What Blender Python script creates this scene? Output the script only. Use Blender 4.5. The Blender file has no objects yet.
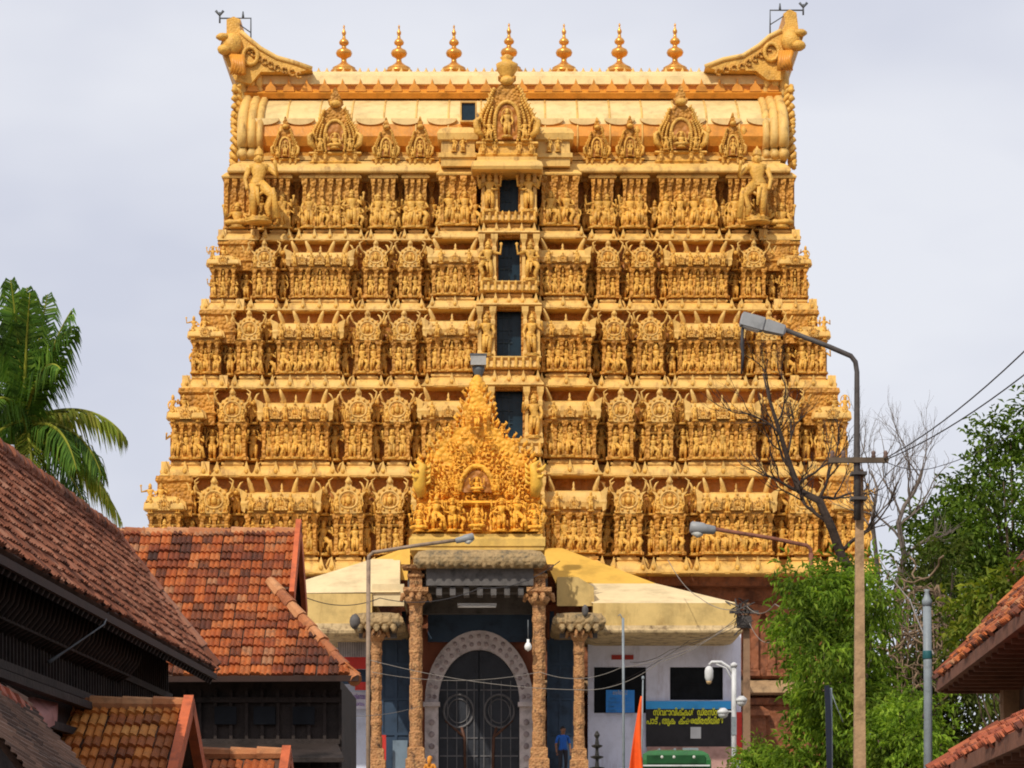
import bpy, math, random
from mathutils import Vector, Matrix, noise as mnoise
random.seed(7)
sc = bpy.context.scene
COL = sc.collection
R = math.radians
PI = math.pi
# ---------------------------------------------------------------- camera, sky, sun, exposure
F = 2750.0          # focal length in pixels of the 1024 px wide frame
HY = 890.0          # picture row of the horizon (level camera, lens shifted up)
CZ = 1.6            # eye height
cam = bpy.data.cameras.new('camera')
cam.sensor_fit = 'HORIZONTAL'; cam.sensor_width = 36.0
cam.lens = 36.0*F/1024.0
cam.shift_y = (HY-384.0)/1024.0
cam.clip_start = 0.5; cam.clip_end = 6000
camo = bpy.data.objects.new('camera', cam); COL.objects.link(camo)
camo.location = (0, 0, CZ); camo.rotation_euler = (R(90), 0, 0)
sc.camera = camo

SUN_EL, SUN_AZ = R(44), R(30)      # elevation, and how far to the left of straight behind the camera
sunv = Vector((-math.cos(SUN_EL)*math.sin(SUN_AZ), -math.cos(SUN_EL)*math.cos(SUN_AZ), math.sin(SUN_EL)))
world = bpy.data.worlds.new('World'); sc.world = world; world.use_nodes = True
wn = world.node_tree; wn.nodes.clear()
def N(nt, t, **kw):
    n = nt.nodes.new(t)
    for k, v in kw.items(): setattr(n, k, v)
    return n
sky = N(wn, 'ShaderNodeTexSky', sky_type='NISHITA', sun_disc=False)
sky.sun_elevation = SUN_EL; sky.sun_rotation = math.atan2(sunv.x, sunv.y)
sky.dust_density = 3.0; sky.air_density = 1.0
tcw = N(wn, 'ShaderNodeTexCoord'); mpw = N(wn, 'ShaderNodeMapping'); mpw.inputs['Scale'].default_value = (1.0, 1.0, 2.2)
wn.links.new(tcw.outputs['Generated'], mpw.inputs[0])
nzw = N(wn, 'ShaderNodeTexNoise'); nzw.inputs['Scale'].default_value = 4.5; nzw.inputs['Detail'].default_value = 4; nzw.inputs['Roughness'].default_value = .5
wn.links.new(mpw.outputs[0], nzw.inputs['Vector'])
rpw = N(wn, 'ShaderNodeValToRGB')
rpw.color_ramp.elements[0].position = .38; rpw.color_ramp.elements[0].color = (6.3, 6.5, 7.5, 1)
rpw.color_ramp.elements[1].position = .66; rpw.color_ramp.elements[1].color = (8.1, 8.2, 8.75, 1)
wn.links.new(nzw.outputs['Fac'], rpw.inputs[0])
mxw = N(wn, 'ShaderNodeMix', data_type='RGBA'); mxw.inputs[0].default_value = .88
wn.links.new(sky.outputs[0], mxw.inputs[6]); wn.links.new(rpw.outputs[0], mxw.inputs[7])
bgw = N(wn, 'ShaderNodeBackground'); bgw.inputs['Strength'].default_value = .108
wn.links.new(mxw.outputs[2], bgw.inputs['Color'])
wow = N(wn, 'ShaderNodeOutputWorld'); wn.links.new(bgw.outputs[0], wow.inputs['Surface'])
sl = bpy.data.lights.new('sun', 'SUN'); sl.energy = 3.2; sl.angle = R(1.0); sl.color = (1.0, .93, .80)
so = bpy.data.objects.new('sun', sl); COL.objects.link(so)
so.rotation_euler = (-sunv).to_track_quat('-Z', 'Y').to_euler(); so.location = (-30, -40, 60)
sc.view_settings.view_transform = 'Standard'; sc.view_settings.look = 'None'
sc.view_settings.exposure = 0.0; sc.view_settings.gamma = 1.0; sc.view_settings.use_curve_mapping = False
sc.render.engine = 'CYCLES'
sc.cycles.max_bounces = 6; sc.cycles.diffuse_bounces = 4; sc.cycles.use_denoising = True
sc.cycles.pixel_filter_type = 'BLACKMAN_HARRIS'; sc.cycles.filter_width = 1.9

# ---------------------------------------------------------------- helpers
def W(px, py, Y):
    "point at picture position px,py that stands Y metres from the camera"
    return Vector(((px-512.0)*Y/F, Y, (HY-py)*Y/F+CZ))

class MB:
    def __init__(s): s.v = []; s.f = []; s.m = []; s.s = []; s.uv = {}; s.c = 0
    def add(s, vs, fs, m=0, smooth=False, M=None):
        b = len(s.v)
        if M is not None: vs = [M @ Vector(v) for v in vs]
        s.v.extend([tuple(v) for v in vs])
        for f in fs:
            s.f.append(tuple(i+b for i in f)); s.m.append(m); s.s.append(smooth)
    def box(s, c, d, m=0, M=None):
        x, y, z = c; a, b, e = d[0]/2, d[1]/2, d[2]/2
        vs = [(x+i*a, y+j*b, z+k*e) for k in (-1, 1) for j in (-1, 1) for i in (-1, 1)]
        s.add(vs, [(0,2,3,1),(4,5,7,6),(0,1,5,4),(2,6,7,3),(0,4,6,2),(1,3,7,5)], m, False, M)
    def loft(s, rings, w, d, o=(0, 0, 0), m=0, smooth=False, back=False, M=None, mats=None):
        "rings (z, inset): rectangle loft w wide, d deep, front at y=0"
        vs = []; fs = []
        for z, i in rings:
            yb = d-i if back else d
            vs += [(o[0]-w/2+i, o[1]+i, o[2]+z), (o[0]+w/2-i, o[1]+i, o[2]+z), (o[0]+w/2-i, o[1]+yb, o[2]+z), (o[0]-w/2+i, o[1]+yb, o[2]+z)]
        n = len(rings)
        for k in range(n-1):
            q = [(4*k+a, 4*k+(a+1) % 4, 4*k+4+(a+1) % 4, 4*k+4+a) for a in range(4)]
            if mats: s.add([vs[j] for j in range(4*k, 4*k+8)], [tuple(j-4*k for j in f) for f in q], mats[k], smooth, M)
            else: fs += q
        if mats:
            s.add(vs[:4], [(3,2,1,0)], mats[0], False, M); s.add(vs[-4:], [(0,1,2,3)], mats[-1], False, M)
        else:
            fs += [(3,2,1,0), (4*n-4, 4*n-3, 4*n-2, 4*n-1)]
            s.add(vs, fs, m, smooth, M)
    def tube(s, pts, r, n=8, m=0, closed=False, M=None, smooth=True, flat=1.0):
        pts = [Vector(p) for p in pts]; k = len(pts)
        rs = r if isinstance(r, (list, tuple)) else [r]*k
        vs = []; fs = []; up = None
        for i, p in enumerate(pts):
            if closed: t = pts[(i+1) % k]-pts[i-1]
            else: t = pts[min(i+1, k-1)]-pts[max(i-1, 0)]
            if t.length < 1e-9: t = Vector((0, 0, 1))
            t.normalize()
            if up is None:
                up = Vector((0, 1, 0)) if abs(t.y) < .9 else Vector((1, 0, 0))
            up = (up-t*up.dot(t)); up.normalize(); sd = t.cross(up)
            for a in range(n):
                A = 2*PI*a/n
                vs.append(p+(up*math.cos(A)*flat+sd*math.sin(A))*rs[i])
        for i in range(k if closed else k-1):
            j = (i+1) % k
            for a in range(n):
                b = (a+1) % n
                fs.append((i*n+a, i*n+b, j*n+b, j*n+a))
        if not closed:
            fs.append(tuple(range(n))[::-1]); fs.append(tuple(range((k-1)*n, k*n)))
        s.add(vs, fs, m, smooth, M)
    def ell(s, c, r, m=0, n=10, k=6, M=None):
        vs = [(c[0], c[1], c[2]-r[2])]; fs = []
        for i in range(1, k):
            t = PI*i/k
            for a in range(n):
                A = 2*PI*a/n
                vs.append((c[0]+r[0]*math.sin(t)*math.cos(A), c[1]+r[1]*math.sin(t)*math.sin(A), c[2]-r[2]*math.cos(t)))
        vs.append((c[0], c[1], c[2]+r[2])); e = len(vs)-1
        for a in range(n):
            b = (a+1) % n
            fs.append((0, 1+b, 1+a)); fs.append((e, 1+(k-2)*n+a, 1+(k-2)*n+b))
            for i in range(k-2): fs.append((1+i*n+a, 1+i*n+b, 1+(i+1)*n+b, 1+(i+1)*n+a))
        s.add(vs, fs, m, True, M)
    def lathe(s, prof, c=(0, 0, 0), n=12, m=0, M=None, smooth=True, sx=1, sy=1):
        vs = []; fs = []
        for r, z in prof:
            for a in range(n):
                A = 2*PI*(a+.5)/n
                vs.append((c[0]+r*math.cos(A)*sx, c[1]+r*math.sin(A)*sy, c[2]+z))
        k = len(prof)
        for i in range(k-1):
            for a in range(n):
                b = (a+1) % n
                fs.append((i*n+a, i*n+b, (i+1)*n+b, (i+1)*n+a))
        fs.append(tuple(range(n))[::-1]); fs.append(tuple(range((k-1)*n, k*n)))
        s.add(vs, fs, m, smooth, M)
    def extr(s, pts, y0, y1, m=0, M=None, bev=0.0):
        "outline (x,z) extruded from y0 (front) to y1"
        n = len(pts); vs = []; fs = []
        if bev > 0:
            cx = sum(p[0] for p in pts)/n; cz = sum(p[1] for p in pts)/n
            w = max(p[0] for p in pts)-min(p[0] for p in pts)
            k = max(0.5, 1-2*bev/max(w, 1e-6))
            vs += [(cx+(x-cx)*k, y0, cz+(z-cz)*k) for x, z in pts]
            vs += [(x, y0+bev, z) for x, z in pts]; vs += [(x, y1, z) for x, z in pts]; L = 3
        else:
            vs += [(x, y0, z) for x, z in pts]; vs += [(x, y1, z) for x, z in pts]; L = 2
        fs.append(tuple(range(n)))
        for l in range(L-1):
            for i in range(n):
                j = (i+1) % n
                fs.append((l*n+i, (l+1)*n+i, (l+1)*n+j, l*n+j))
        fs.append(tuple(range((L-1)*n, L*n))[::-1])
        s.add(vs, fs, m, False, M)
    def quad(s, a, b, c, d, m=0): s.add([a, b, c, d], [(0, 1, 2, 3)], m)
    def merge(s, o, M):
        s.add(o.v, [], 0, False, M); b = len(s.v)-len(o.v)
        for f, m, q in zip(o.f, o.m, o.s):
            s.f.append(tuple(i+b for i in f)); s.m.append(m); s.s.append(q)
    def mesh(s, name, mats):
        me = bpy.data.meshes.new(name)
        me.from_pydata(s.v, [], s.f)
        for m in (mats if isinstance(mats, (list, tuple)) else [mats]): me.materials.append(m)
        me.polygons.foreach_set('material_index', s.m)
        me.polygons.foreach_set('use_smooth', s.s)
        if getattr(s, 'fuv', None):
            ul = me.uv_layers.new(name='UVMap'); flat = []
            for k, f in enumerate(s.f):
                u = s.fuv.get(k, (0, 0))
                flat += [u[0], u[1]]*len(f)
            ul.data.foreach_set('uv', flat)
        me.update()
        return me

WPOS = {}
def tag(o, label=None, cat=None, group=None, kind=None):
    if label: o['label'] = label
    if cat: o['category'] = cat
    if group: o['group'] = group
    if kind: o['kind'] = kind
    return o
def link(name, data, parent=None, loc=(0, 0, 0), rz=0.0):
    "loc is in world metres; parents are unrotated unless rz is given to a thing"
    o = bpy.data.objects.new(name, data); COL.objects.link(o)
    loc = Vector(loc); WPOS[o.name] = loc
    if parent is not None:
        o.parent = parent; o.location = loc-WPOS[parent.name]
    else: o.location = loc
    o.rotation_euler = (0, 0, rz)
    return o
def empty(name, loc, rz=0.0):
    o = link(name, None, None, loc, rz); o.empty_display_size = .5
    return o
def build(mb, name, mats, parent=None, origin=None):
    "mesh given in world coordinates; its origin is the parent's or the given point"
    if origin is None: origin = WPOS[parent.name] if parent is not None else Vector((0, 0, 0))
    origin = Vector(origin)
    mb.v = [(v[0]-origin.x, v[1]-origin.y, v[2]-origin.z) for v in mb.v]
    return link(name, mb.mesh(name, mats), parent, origin)
def copy_tree(o, parent=None, loc=None):
    c = o.copy(); COL.objects.link(c)
    if parent is not None: c.parent = parent
    if loc is not None: c.location = loc
    for ch in list(o.children): copy_tree(ch, c)
    return c

# ---------------------------------------------------------------- materials
def mat(name, col, rough=.6, var=.18, scale=2.0, bump=.0, bscale=12.0, col2=None, streak=0.0, dirt=None, carve=0.0, cscale=5.0, metal=0.0, spec=.3, ramp=None, obj=False, patch=None):
    "procedural material: base colour broken up by world-space noise, optional stains, streaks and bump"
    m = bpy.data.materials.new(name); m.use_nodes = True
    nt = m.node_tree; nt.nodes.clear()
    out = N(nt, 'ShaderNodeOutputMaterial'); p = N(nt, 'ShaderNodeBsdfPrincipled')
    nt.links.new(p.outputs[0], out.inputs[0])
    p.inputs['Roughness'].default_value = rough; p.inputs['Metallic'].default_value = metal
    p.inputs['Specular IOR Level'].default_value = spec
    if obj:
        g = N(nt, 'ShaderNodeTexCoord'); pos = g.outputs['Object']
    else:
        g = N(nt, 'ShaderNodeNewGeometry'); pos = g.outputs['Position']
    nz = N(nt, 'ShaderNodeTexNoise'); nz.inputs['Scale'].default_value = scale; nz.inputs['Detail'].default_value = 6; nz.inputs['Roughness'].default_value = .65
    nt.links.new(pos, nz.inputs['Vector'])
    rp = N(nt, 'ShaderNodeValToRGB')
    c2 = col2 or tuple(max(0, c*(1-2.2*var)) for c in col)
    c3 = tuple(min(1, c*(1+var)) for c in col)
    rp.color_ramp.elements[0].position = .32; rp.color_ramp.elements[0].color = (*c2, 1)
    rp.color_ramp.elements[1].position = .68; rp.color_ramp.elements[1].color = (*c3, 1)
    e = rp.color_ramp.elements.new(.48); e.color = (*col, 1)
    nt.links.new(nz.outputs['Fac'], rp.inputs[0])
    c = rp.outputs[0]
    if patch:
        n4 = N(nt, 'ShaderNodeTexNoise'); n4.inputs['Scale'].default_value = .13; n4.inputs['Detail'].default_value = 6; n4.inputs['Roughness'].default_value = .7
        nt.links.new(pos, n4.inputs['Vector'])
        r4 = N(nt, 'ShaderNodeValToRGB'); r4.color_ramp.elements[0].position = .42; r4.color_ramp.elements[1].position = .62
        r4.color_ramp.elements[0].color = (0, 0, 0, 1); r4.color_ramp.elements[1].color = (patch[3],)*3+(1,)
        nt.links.new(n4.outputs['Fac'], r4.inputs[0])
        m4 = N(nt, 'ShaderNodeMix', data_type='RGBA'); nt.links.new(r4.outputs[0], m4.inputs[0]); nt.links.new(c, m4.inputs[6]); m4.inputs[7].default_value = (*patch[:3], 1)
        c = m4.outputs[2]
    if dirt:
        mp = N(nt, 'ShaderNodeMapping'); mp.inputs['Scale'].default_value = (1.0, 1.0, 1.0-.85*min(1, streak))
        nt.links.new(pos, mp.inputs[0])
        n2 = N(nt, 'ShaderNodeTexNoise'); n2.inputs['Scale'].default_value = scale*1.7; n2.inputs['Detail'].default_value = 5; n2.inputs['Roughness'].default_value = .7
        nt.links.new(mp.outputs[0], n2.inputs['Vector'])
        r2 = N(nt, 'ShaderNodeValToRGB')
        r2.color_ramp.elements[0].position = .52; r2.color_ramp.elements[0].color = (0, 0, 0, 1)
        r2.color_ramp.elements[1].position = .72; r2.color_ramp.elements[1].color = (1, 1, 1, 1)
        nt.links.new(n2.outputs['Fac'], r2.inputs[0])
        ml = N(nt, 'ShaderNodeMath', operation='MULTIPLY'); ml.inputs[1].default_value = dirt[3]
        nt.links.new(r2.outputs[0], ml.inputs[0])
        mx = N(nt, 'ShaderNodeMix', data_type='RGBA')
        nt.links.new(ml.outputs[0], mx.inputs[0]); nt.links.new(c, mx.inputs[6]); mx.inputs[7].default_value = (*dirt[:3], 1)
        c = mx.outputs[2]
    nt.links.new(c, p.inputs['Base Color'])
    if bump > 0 or carve > 0:
        h = None
        if bump > 0:
            nb = N(nt, 'ShaderNodeTexNoise'); nb.inputs['Scale'].default_value = bscale; nb.inputs['Detail'].default_value = 4
            nt.links.new(pos, nb.inputs['Vector'])
            bm = N(nt, 'ShaderNodeBump'); bm.inputs['Strength'].default_value = min(1, bump); bm.inputs['Distance'].default_value = .05
            nt.links.new(nb.outputs['Fac'], bm.inputs['Height']); h = bm
        if carve > 0:
            vo = N(nt, 'ShaderNodeTexVoronoi', feature='SMOOTH_F1'); vo.inputs['Scale'].default_value = cscale
            vo.inputs['Smoothness'].default_value = .4
            nt.links.new(pos, vo.inputs['Vector'])
            b2 = N(nt, 'ShaderNodeBump', invert=True); b2.inputs['Strength'].default_value = min(1, carve); b2.inputs['Distance'].default_value = .14
            nt.links.new(vo.outputs['Distance'], b2.inputs['Height'])
            if h: nt.links.new(h.outputs[0], b2.inputs['Normal'])
            h = b2
        nt.links.new(h.outputs[0], p.inputs['Normal'])
    return m
# ---------------------------------------------------------------- the temple tower
SOIL = (.30, .13, .03)
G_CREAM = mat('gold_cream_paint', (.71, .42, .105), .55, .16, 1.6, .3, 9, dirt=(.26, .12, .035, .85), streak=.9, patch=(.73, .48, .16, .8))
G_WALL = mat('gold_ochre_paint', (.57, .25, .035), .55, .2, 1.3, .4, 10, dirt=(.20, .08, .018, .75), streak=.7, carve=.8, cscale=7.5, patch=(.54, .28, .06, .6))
G_DEEP = mat('ochre_paint_recess_shade', (.45, .165, .025), .55, .18, 1.1, .3, 8, dirt=(.18, .065, .015, .6), streak=.7, carve=.8, patch=(.46, .19, .035, .6), cscale=4.0)  # recess ochre, deepened so recess shadow is partly in the paint
G_STAT = mat('gold_statue_paint', (.71, .375, .065), .5, .18, 2.2, .25, 14, dirt=(.24, .10, .022, .7), streak=.4, carve=.18, cscale=13, patch=(.70, .42, .095, .6))
G_ORNG = mat('orange_gilt_paint', (.66, .27, .035), .42, .15, 1.5, .25, 10, dirt=(.42, .16, .03, .5), streak=.8)
G_CREST = mat('bright_gilt_paint', (.86, .41, .042), .55, .12, 2.0, .25, 12, dirt=(.55, .22, .03, .5), carve=.6, cscale=6.0)
BRASS = mat('copper_gilt', (.70, .33, .07), .28, .15, 4, .1, 10, metal=.55)
DARKWIN = mat('painted_dark_interior', (.006, .022, .038), .35, .2, 3, .1, 6)  # blue-black panel paints the dark interior behind the window openings
WINBAR = mat('window_bar', (.03, .055, .075), .6, .2, 3)
IRON = mat('dull_iron', (.10, .11, .12), .5, .2, 5, .1, 10)
STONE_RED = mat('dark_carved_stone', (.25, .088, .038), .75, .25, 1.2, .5, 7, dirt=(.07, .035, .025, .7), streak=.4, carve=.7, cscale=3.5)
G_PALE = mat('sunlit_cream_paint', (.74, .54, .24), .5, .10, 1.2, .2, 9, dirt=(.45, .27, .09, .5), streak=.8)  # vault-top cream, part paint and part sunlight put into the colour
GM = [G_CREAM, G_WALL, G_DEEP, G_STAT, G_ORNG, G_PALE, G_CREST]   # slots 0..6
STONE_TAN = mat('pale_carved_stone', (.36, .23, .12), .75, .2, 2, .4, 8, dirt=(.12, .07, .04, .6))

def figure(mb, pose, h, o=(0, 0, 0), m=3, turn=0.0, q=1.0):
    "a carved figure of height h standing or sitting on the point o, facing -y"
    M = Matrix.Translation(Vector(o)) @ Matrix.Rotation(turn, 4, 'Z') @ Matrix.Scale(h, 4)
    T = lambda p, r, n=7, **k: mb.tube(p, r, n, m, False, M, **k)
    mb.lathe([(.19, 0), (.20, .02), (.15, .035), (.19, .06), (.16, .07)], (0, 0, 0), 10, m, M)
    if pose == 'seat':
        z = -.34
        T([(-.26, -.05, .12), (-.16, -.12, .13), (.02, -.13, .12), (.10, -.10, .12)], [.05, .065, .05, .035])
        T([(.26, -.05, .13), (.16, -.13, .14), (-.02, -.15, .13), (-.10, -.12, .12)], [.05, .065, .05, .035])
        T([(-.05, 0, .13), (-.22, -.05, .13)], [.09, .06]); T([(.05, 0, .13), (.22, -.05, .13)], [.09, .06])
        hx = 0; sw = 0; z0 = -.38
    else:
        z0 = 0
        sw = {'stand': 0, 'sway': .04, 'sway2': -.04, 'dance': .03, 'guard': -.03, 'four': 0}[pose]
        if pose in ('dance', 'guard'):
            T([(.05+sw, 0, .50), (.20, -.06, .36), (.12, -.02, .20), (.15, -.05, .08)], [.085, .068, .052, .032])
            T([(-.05+sw, 0, .50), (-.08, -.02, .30), (-.08, 0, .08)], [.085, .062, .036])
        else:
            T([(.05+sw, 0, .50), (.07+sw*.5, -.02, .29), (.07, 0, .08)], [.085, .062, .038])
            T([(-.05+sw, 0, .50), (-.07, -.02, .29), (-.07, 0, .08)], [.085, .062, .038])
        for sx in (-1, 1): mb.ell((sx*.08, -.035, .08), (.035, .065, .025), m, 8, 4, M)
        T([(-.10, -.03, .43), (0, -.06, .36), (.10, -.03, .43)], .025, 5)
        T([(0+sw, -.07, .46), (0, -.08, .22)], [.04, .02], 6)
    D = lambda x, y, z: (x, y, z+z0)
    T([D(sw, 0, .46), D(sw*.8, 0, .53), D(sw*.3, 0, .60), D(0, -.01, .68), D(0, 0, .745), D(0, 0, .79)], [.10, .105, .08, .115, .10, .038], 10, flat=.75)
    T([D(-.13, 0, .725), D(0, -.01, .745), D(.13, 0, .725)], [.045, .05, .045], 7)
    mb.ell(D(0, -.015, .84), (.056, .062, .07), m, 10, 7, M)
    mb.ell(D(0, -.075, .835), (.013, .018, .02), m, 6, 4, M)
    for sx in (-1, 1): mb.ell(D(sx*.06, 0, .83), (.016, .02, .034), m, 6, 4, M)
    mb.lathe([(.07, .88), (.078, .90), (.06, .92), (.062, .945), (.042, .97), (.02, .985), (.012, 1.01)], (0, 0, z0), 8, m, M)
    def arm(sx, up, out=.20):
        if up == 1: P = [D(sx*.14, 0, .72), D(sx*(out+.06), -.02, .62), D(sx*(out+.04), -.10, .76), D(sx*(out+.03), -.10, .80)]
        elif up == 0: P = [D(sx*.14, 0, .72), D(sx*out, .01, .58), D(sx*(out-.03), -.08, .46), D(sx*(out-.04), -.10, .42)]
        elif up == 2: P = [D(sx*.14, 0, .72), D(sx*(out+.12), 0, .68), D(sx*(out+.14), -.02, .86), D(sx*(out+.14), -.02, .91)]
        else: P = [D(sx*.14, 0, .72), D(sx*.22, .02, .60), D(sx*.12, -.11, .56), D(sx*.05, -.13, .57)]
        T(P, [.044, .036, .026, .03], 6)
        if up == 2: mb.ell(P[-1], (.045, .03, .045), m, 6, 4, M)
    A = {'stand': ((1, 0), (1, 0)), 'sway': ((1, 1), (1, 0)), 'sway2': ((1, 0), (1, 1)), 'dance': ((1, 2), (1, 3)), 'guard': ((1, 0), (1, 1)), 'four': ((1, 3), (1, 1)), 'seat': ((1, 1), (1, 3))}[pose]
    arm(-1, A[0][1]); arm(1, A[1][1])
    if pose in ('four', 'seat'): arm(-1, 2, .16); arm(1, 2, .16)
    if pose == 'guard': T([(.26, -.08, .05), (.22, -.10, .35), (.20, -.10, .44)], [.06, .035, .03], 7)
    if pose in ('four', 'seat', 'stand'):
        P = [D(.17*math.cos(a), .06, .80+.20*math.sin(a)) for a in [PI*(k/12*1.35-.175) for k in range(13)]]
        T(P, .022, 5)
    T([D(-.10, 0, .5), D(0, -.09, .49), D(.10, 0, .5)], .022, 5)

STAT_MESH = {}
def statue_mesh(pose):
    if pose not in STAT_MESH:
        b = MB(); figure(b, pose, 1.0); STAT_MESH[pose] = b.mesh('statue', GM)
    return STAT_MESH[pose]
POSES = ['stand', 'sway', 'dance', 'sway2', 'four', 'guard']

def arc(cx, cz, rx, rz, a0, a1, n):
    return [(cx+rx*math.cos(R(a0+(a1-a0)*k/n)), cz+rz*math.sin(R(a0+(a1-a0)*k/n))) for k in range(n+1)]

def nasi(mb, o, r, t, m=0, rich=True):
    "horseshoe gable front (kudu): o is the middle of its foot, r its radius, t its depth"
    x, y, z = o
    zc = r*.98
    pts = [(-.95*r, 0), (-1.0*r, .18*r), (-.72*r, .28*r)]
    ring = arc(0, zc, r, r*.92, 222, -42, 22)
    ring = [(px*(1+.06*(k % 2)), zc+(pz-zc)*(1+.06*(k % 2))) for k, (px, pz) in enumerate(ring)]
    top = [(-.26*r, zc+.93*r), (-.17*r, zc+1.16*r), (-.24*r, zc+1.30*r), (0, zc+1.72*r), (.24*r, zc+1.30*r), (.17*r, zc+1.16*r), (.26*r, zc+.93*r)]
    left = [p for p in ring if p[0] < -.26*r or (p[0] < 0 and p[1] < zc)]
    right = [p for p in ring if p[0] > .26*r or (p[0] > 0 and p[1] < zc)]
    flareL = [(-1.28*r, zc+.62*r)]; flareR = [(1.28*r, zc+.62*r)]
    # insert shoulder flares
    iL = max(range(len(left)), key=lambda i: -abs(left[i][1]-(zc+.35*r))); iR = max(range(len(right)), key=lambda i: -abs(right[i][1]-(zc+.35*r)))
    left = left[:iL+1]+flareL+left[iL+1:]; right = right[:iR]+flareR+right[iR:]
    out = pts+left+top+right+[(.72*r, .28*r), (1.0*r, .18*r), (.95*r, 0)]
    mb.extr([(x+p, z+q) for p, q in out][::-1], y, y+t, m)
    mb.tube([(x+.66*r*math.cos(a), y-.01*r, z+zc+.62*r*math.sin(a)) for a in [2*PI*k/16 for k in range(16)]], .08*r, 5, m, True)
    for k in range(12):
        a = 2*PI*k/12; mb.ell((x+.86*r*math.cos(a), y-.01, z+zc+.80*r*math.sin(a)), (.10*r, .08, .11*r), 3, 6, 4)
    for sx in (-1, 1): mb.ell((x+sx*.34*r, y-.04*r, z+zc-.15*r), (.12*r, .12*r, .3*r), 3, 6, 4)
    if rich:
        mb.extr([(x+p, z+q) for p, q in arc(0, zc, .5*r, .48*r, 0, 342, 19)][::-1], y-.02*r, y+.05, 1)
        mb.ell((x, y-.05*r, z+zc-.05*r), (.22*r, .18*r, .3*r), 3, 8, 5)
        mb.ell((x, y-.05*r, z+zc+.28*r), (.13*r, .13*r, .15*r), 3, 8, 5)
        mb.ell((x, y-.02, z+zc+1.3*r), (.17*r, .16*r, .2*r), m, 8, 5)

def pilaster(mb, x, y, z0, z1, w, m=1):
    h = z1-z0
    mb.loft([(0, -.25*w), (.10*h, -.25*w), (.14*h, 0), (.62*h, 0), (.66*h, -.18*w), (.72*h, -.18*w), (.76*h, .02*w), (.82*h, -.05*w), (.9*h, -.5*w), (h, -.55*w)], w, w*.9, (x, y, z0), m)

def kapota(h):
    return [(0, .34), (0, .03), (.022*h, 0), (.05*h, .02), (.085*h, .09), (.115*h, .20), (.135*h, .34), (.15*h, .34), (.15*h, .30), (.175*h, .30), (.175*h, .42), (.2*h, .42)]
def kudus(mb, w, h, n):
    for k in range(n):
        x = 0 if n == 1 else -w/2+.16+(w-.32)*k/(n-1)
        r = .068*h
        mb.extr([(x-1.15*r, .01*h), (x-.5*r, .9*r), (x, 2.6*r), (x+.5*r, .9*r), (x+1.15*r, .01*h)][::-1], -.05, .28, 0)
        mb.ell((x, -.05, .9*r), (.34*r, .06, .42*r), 3, 6, 4)

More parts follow.
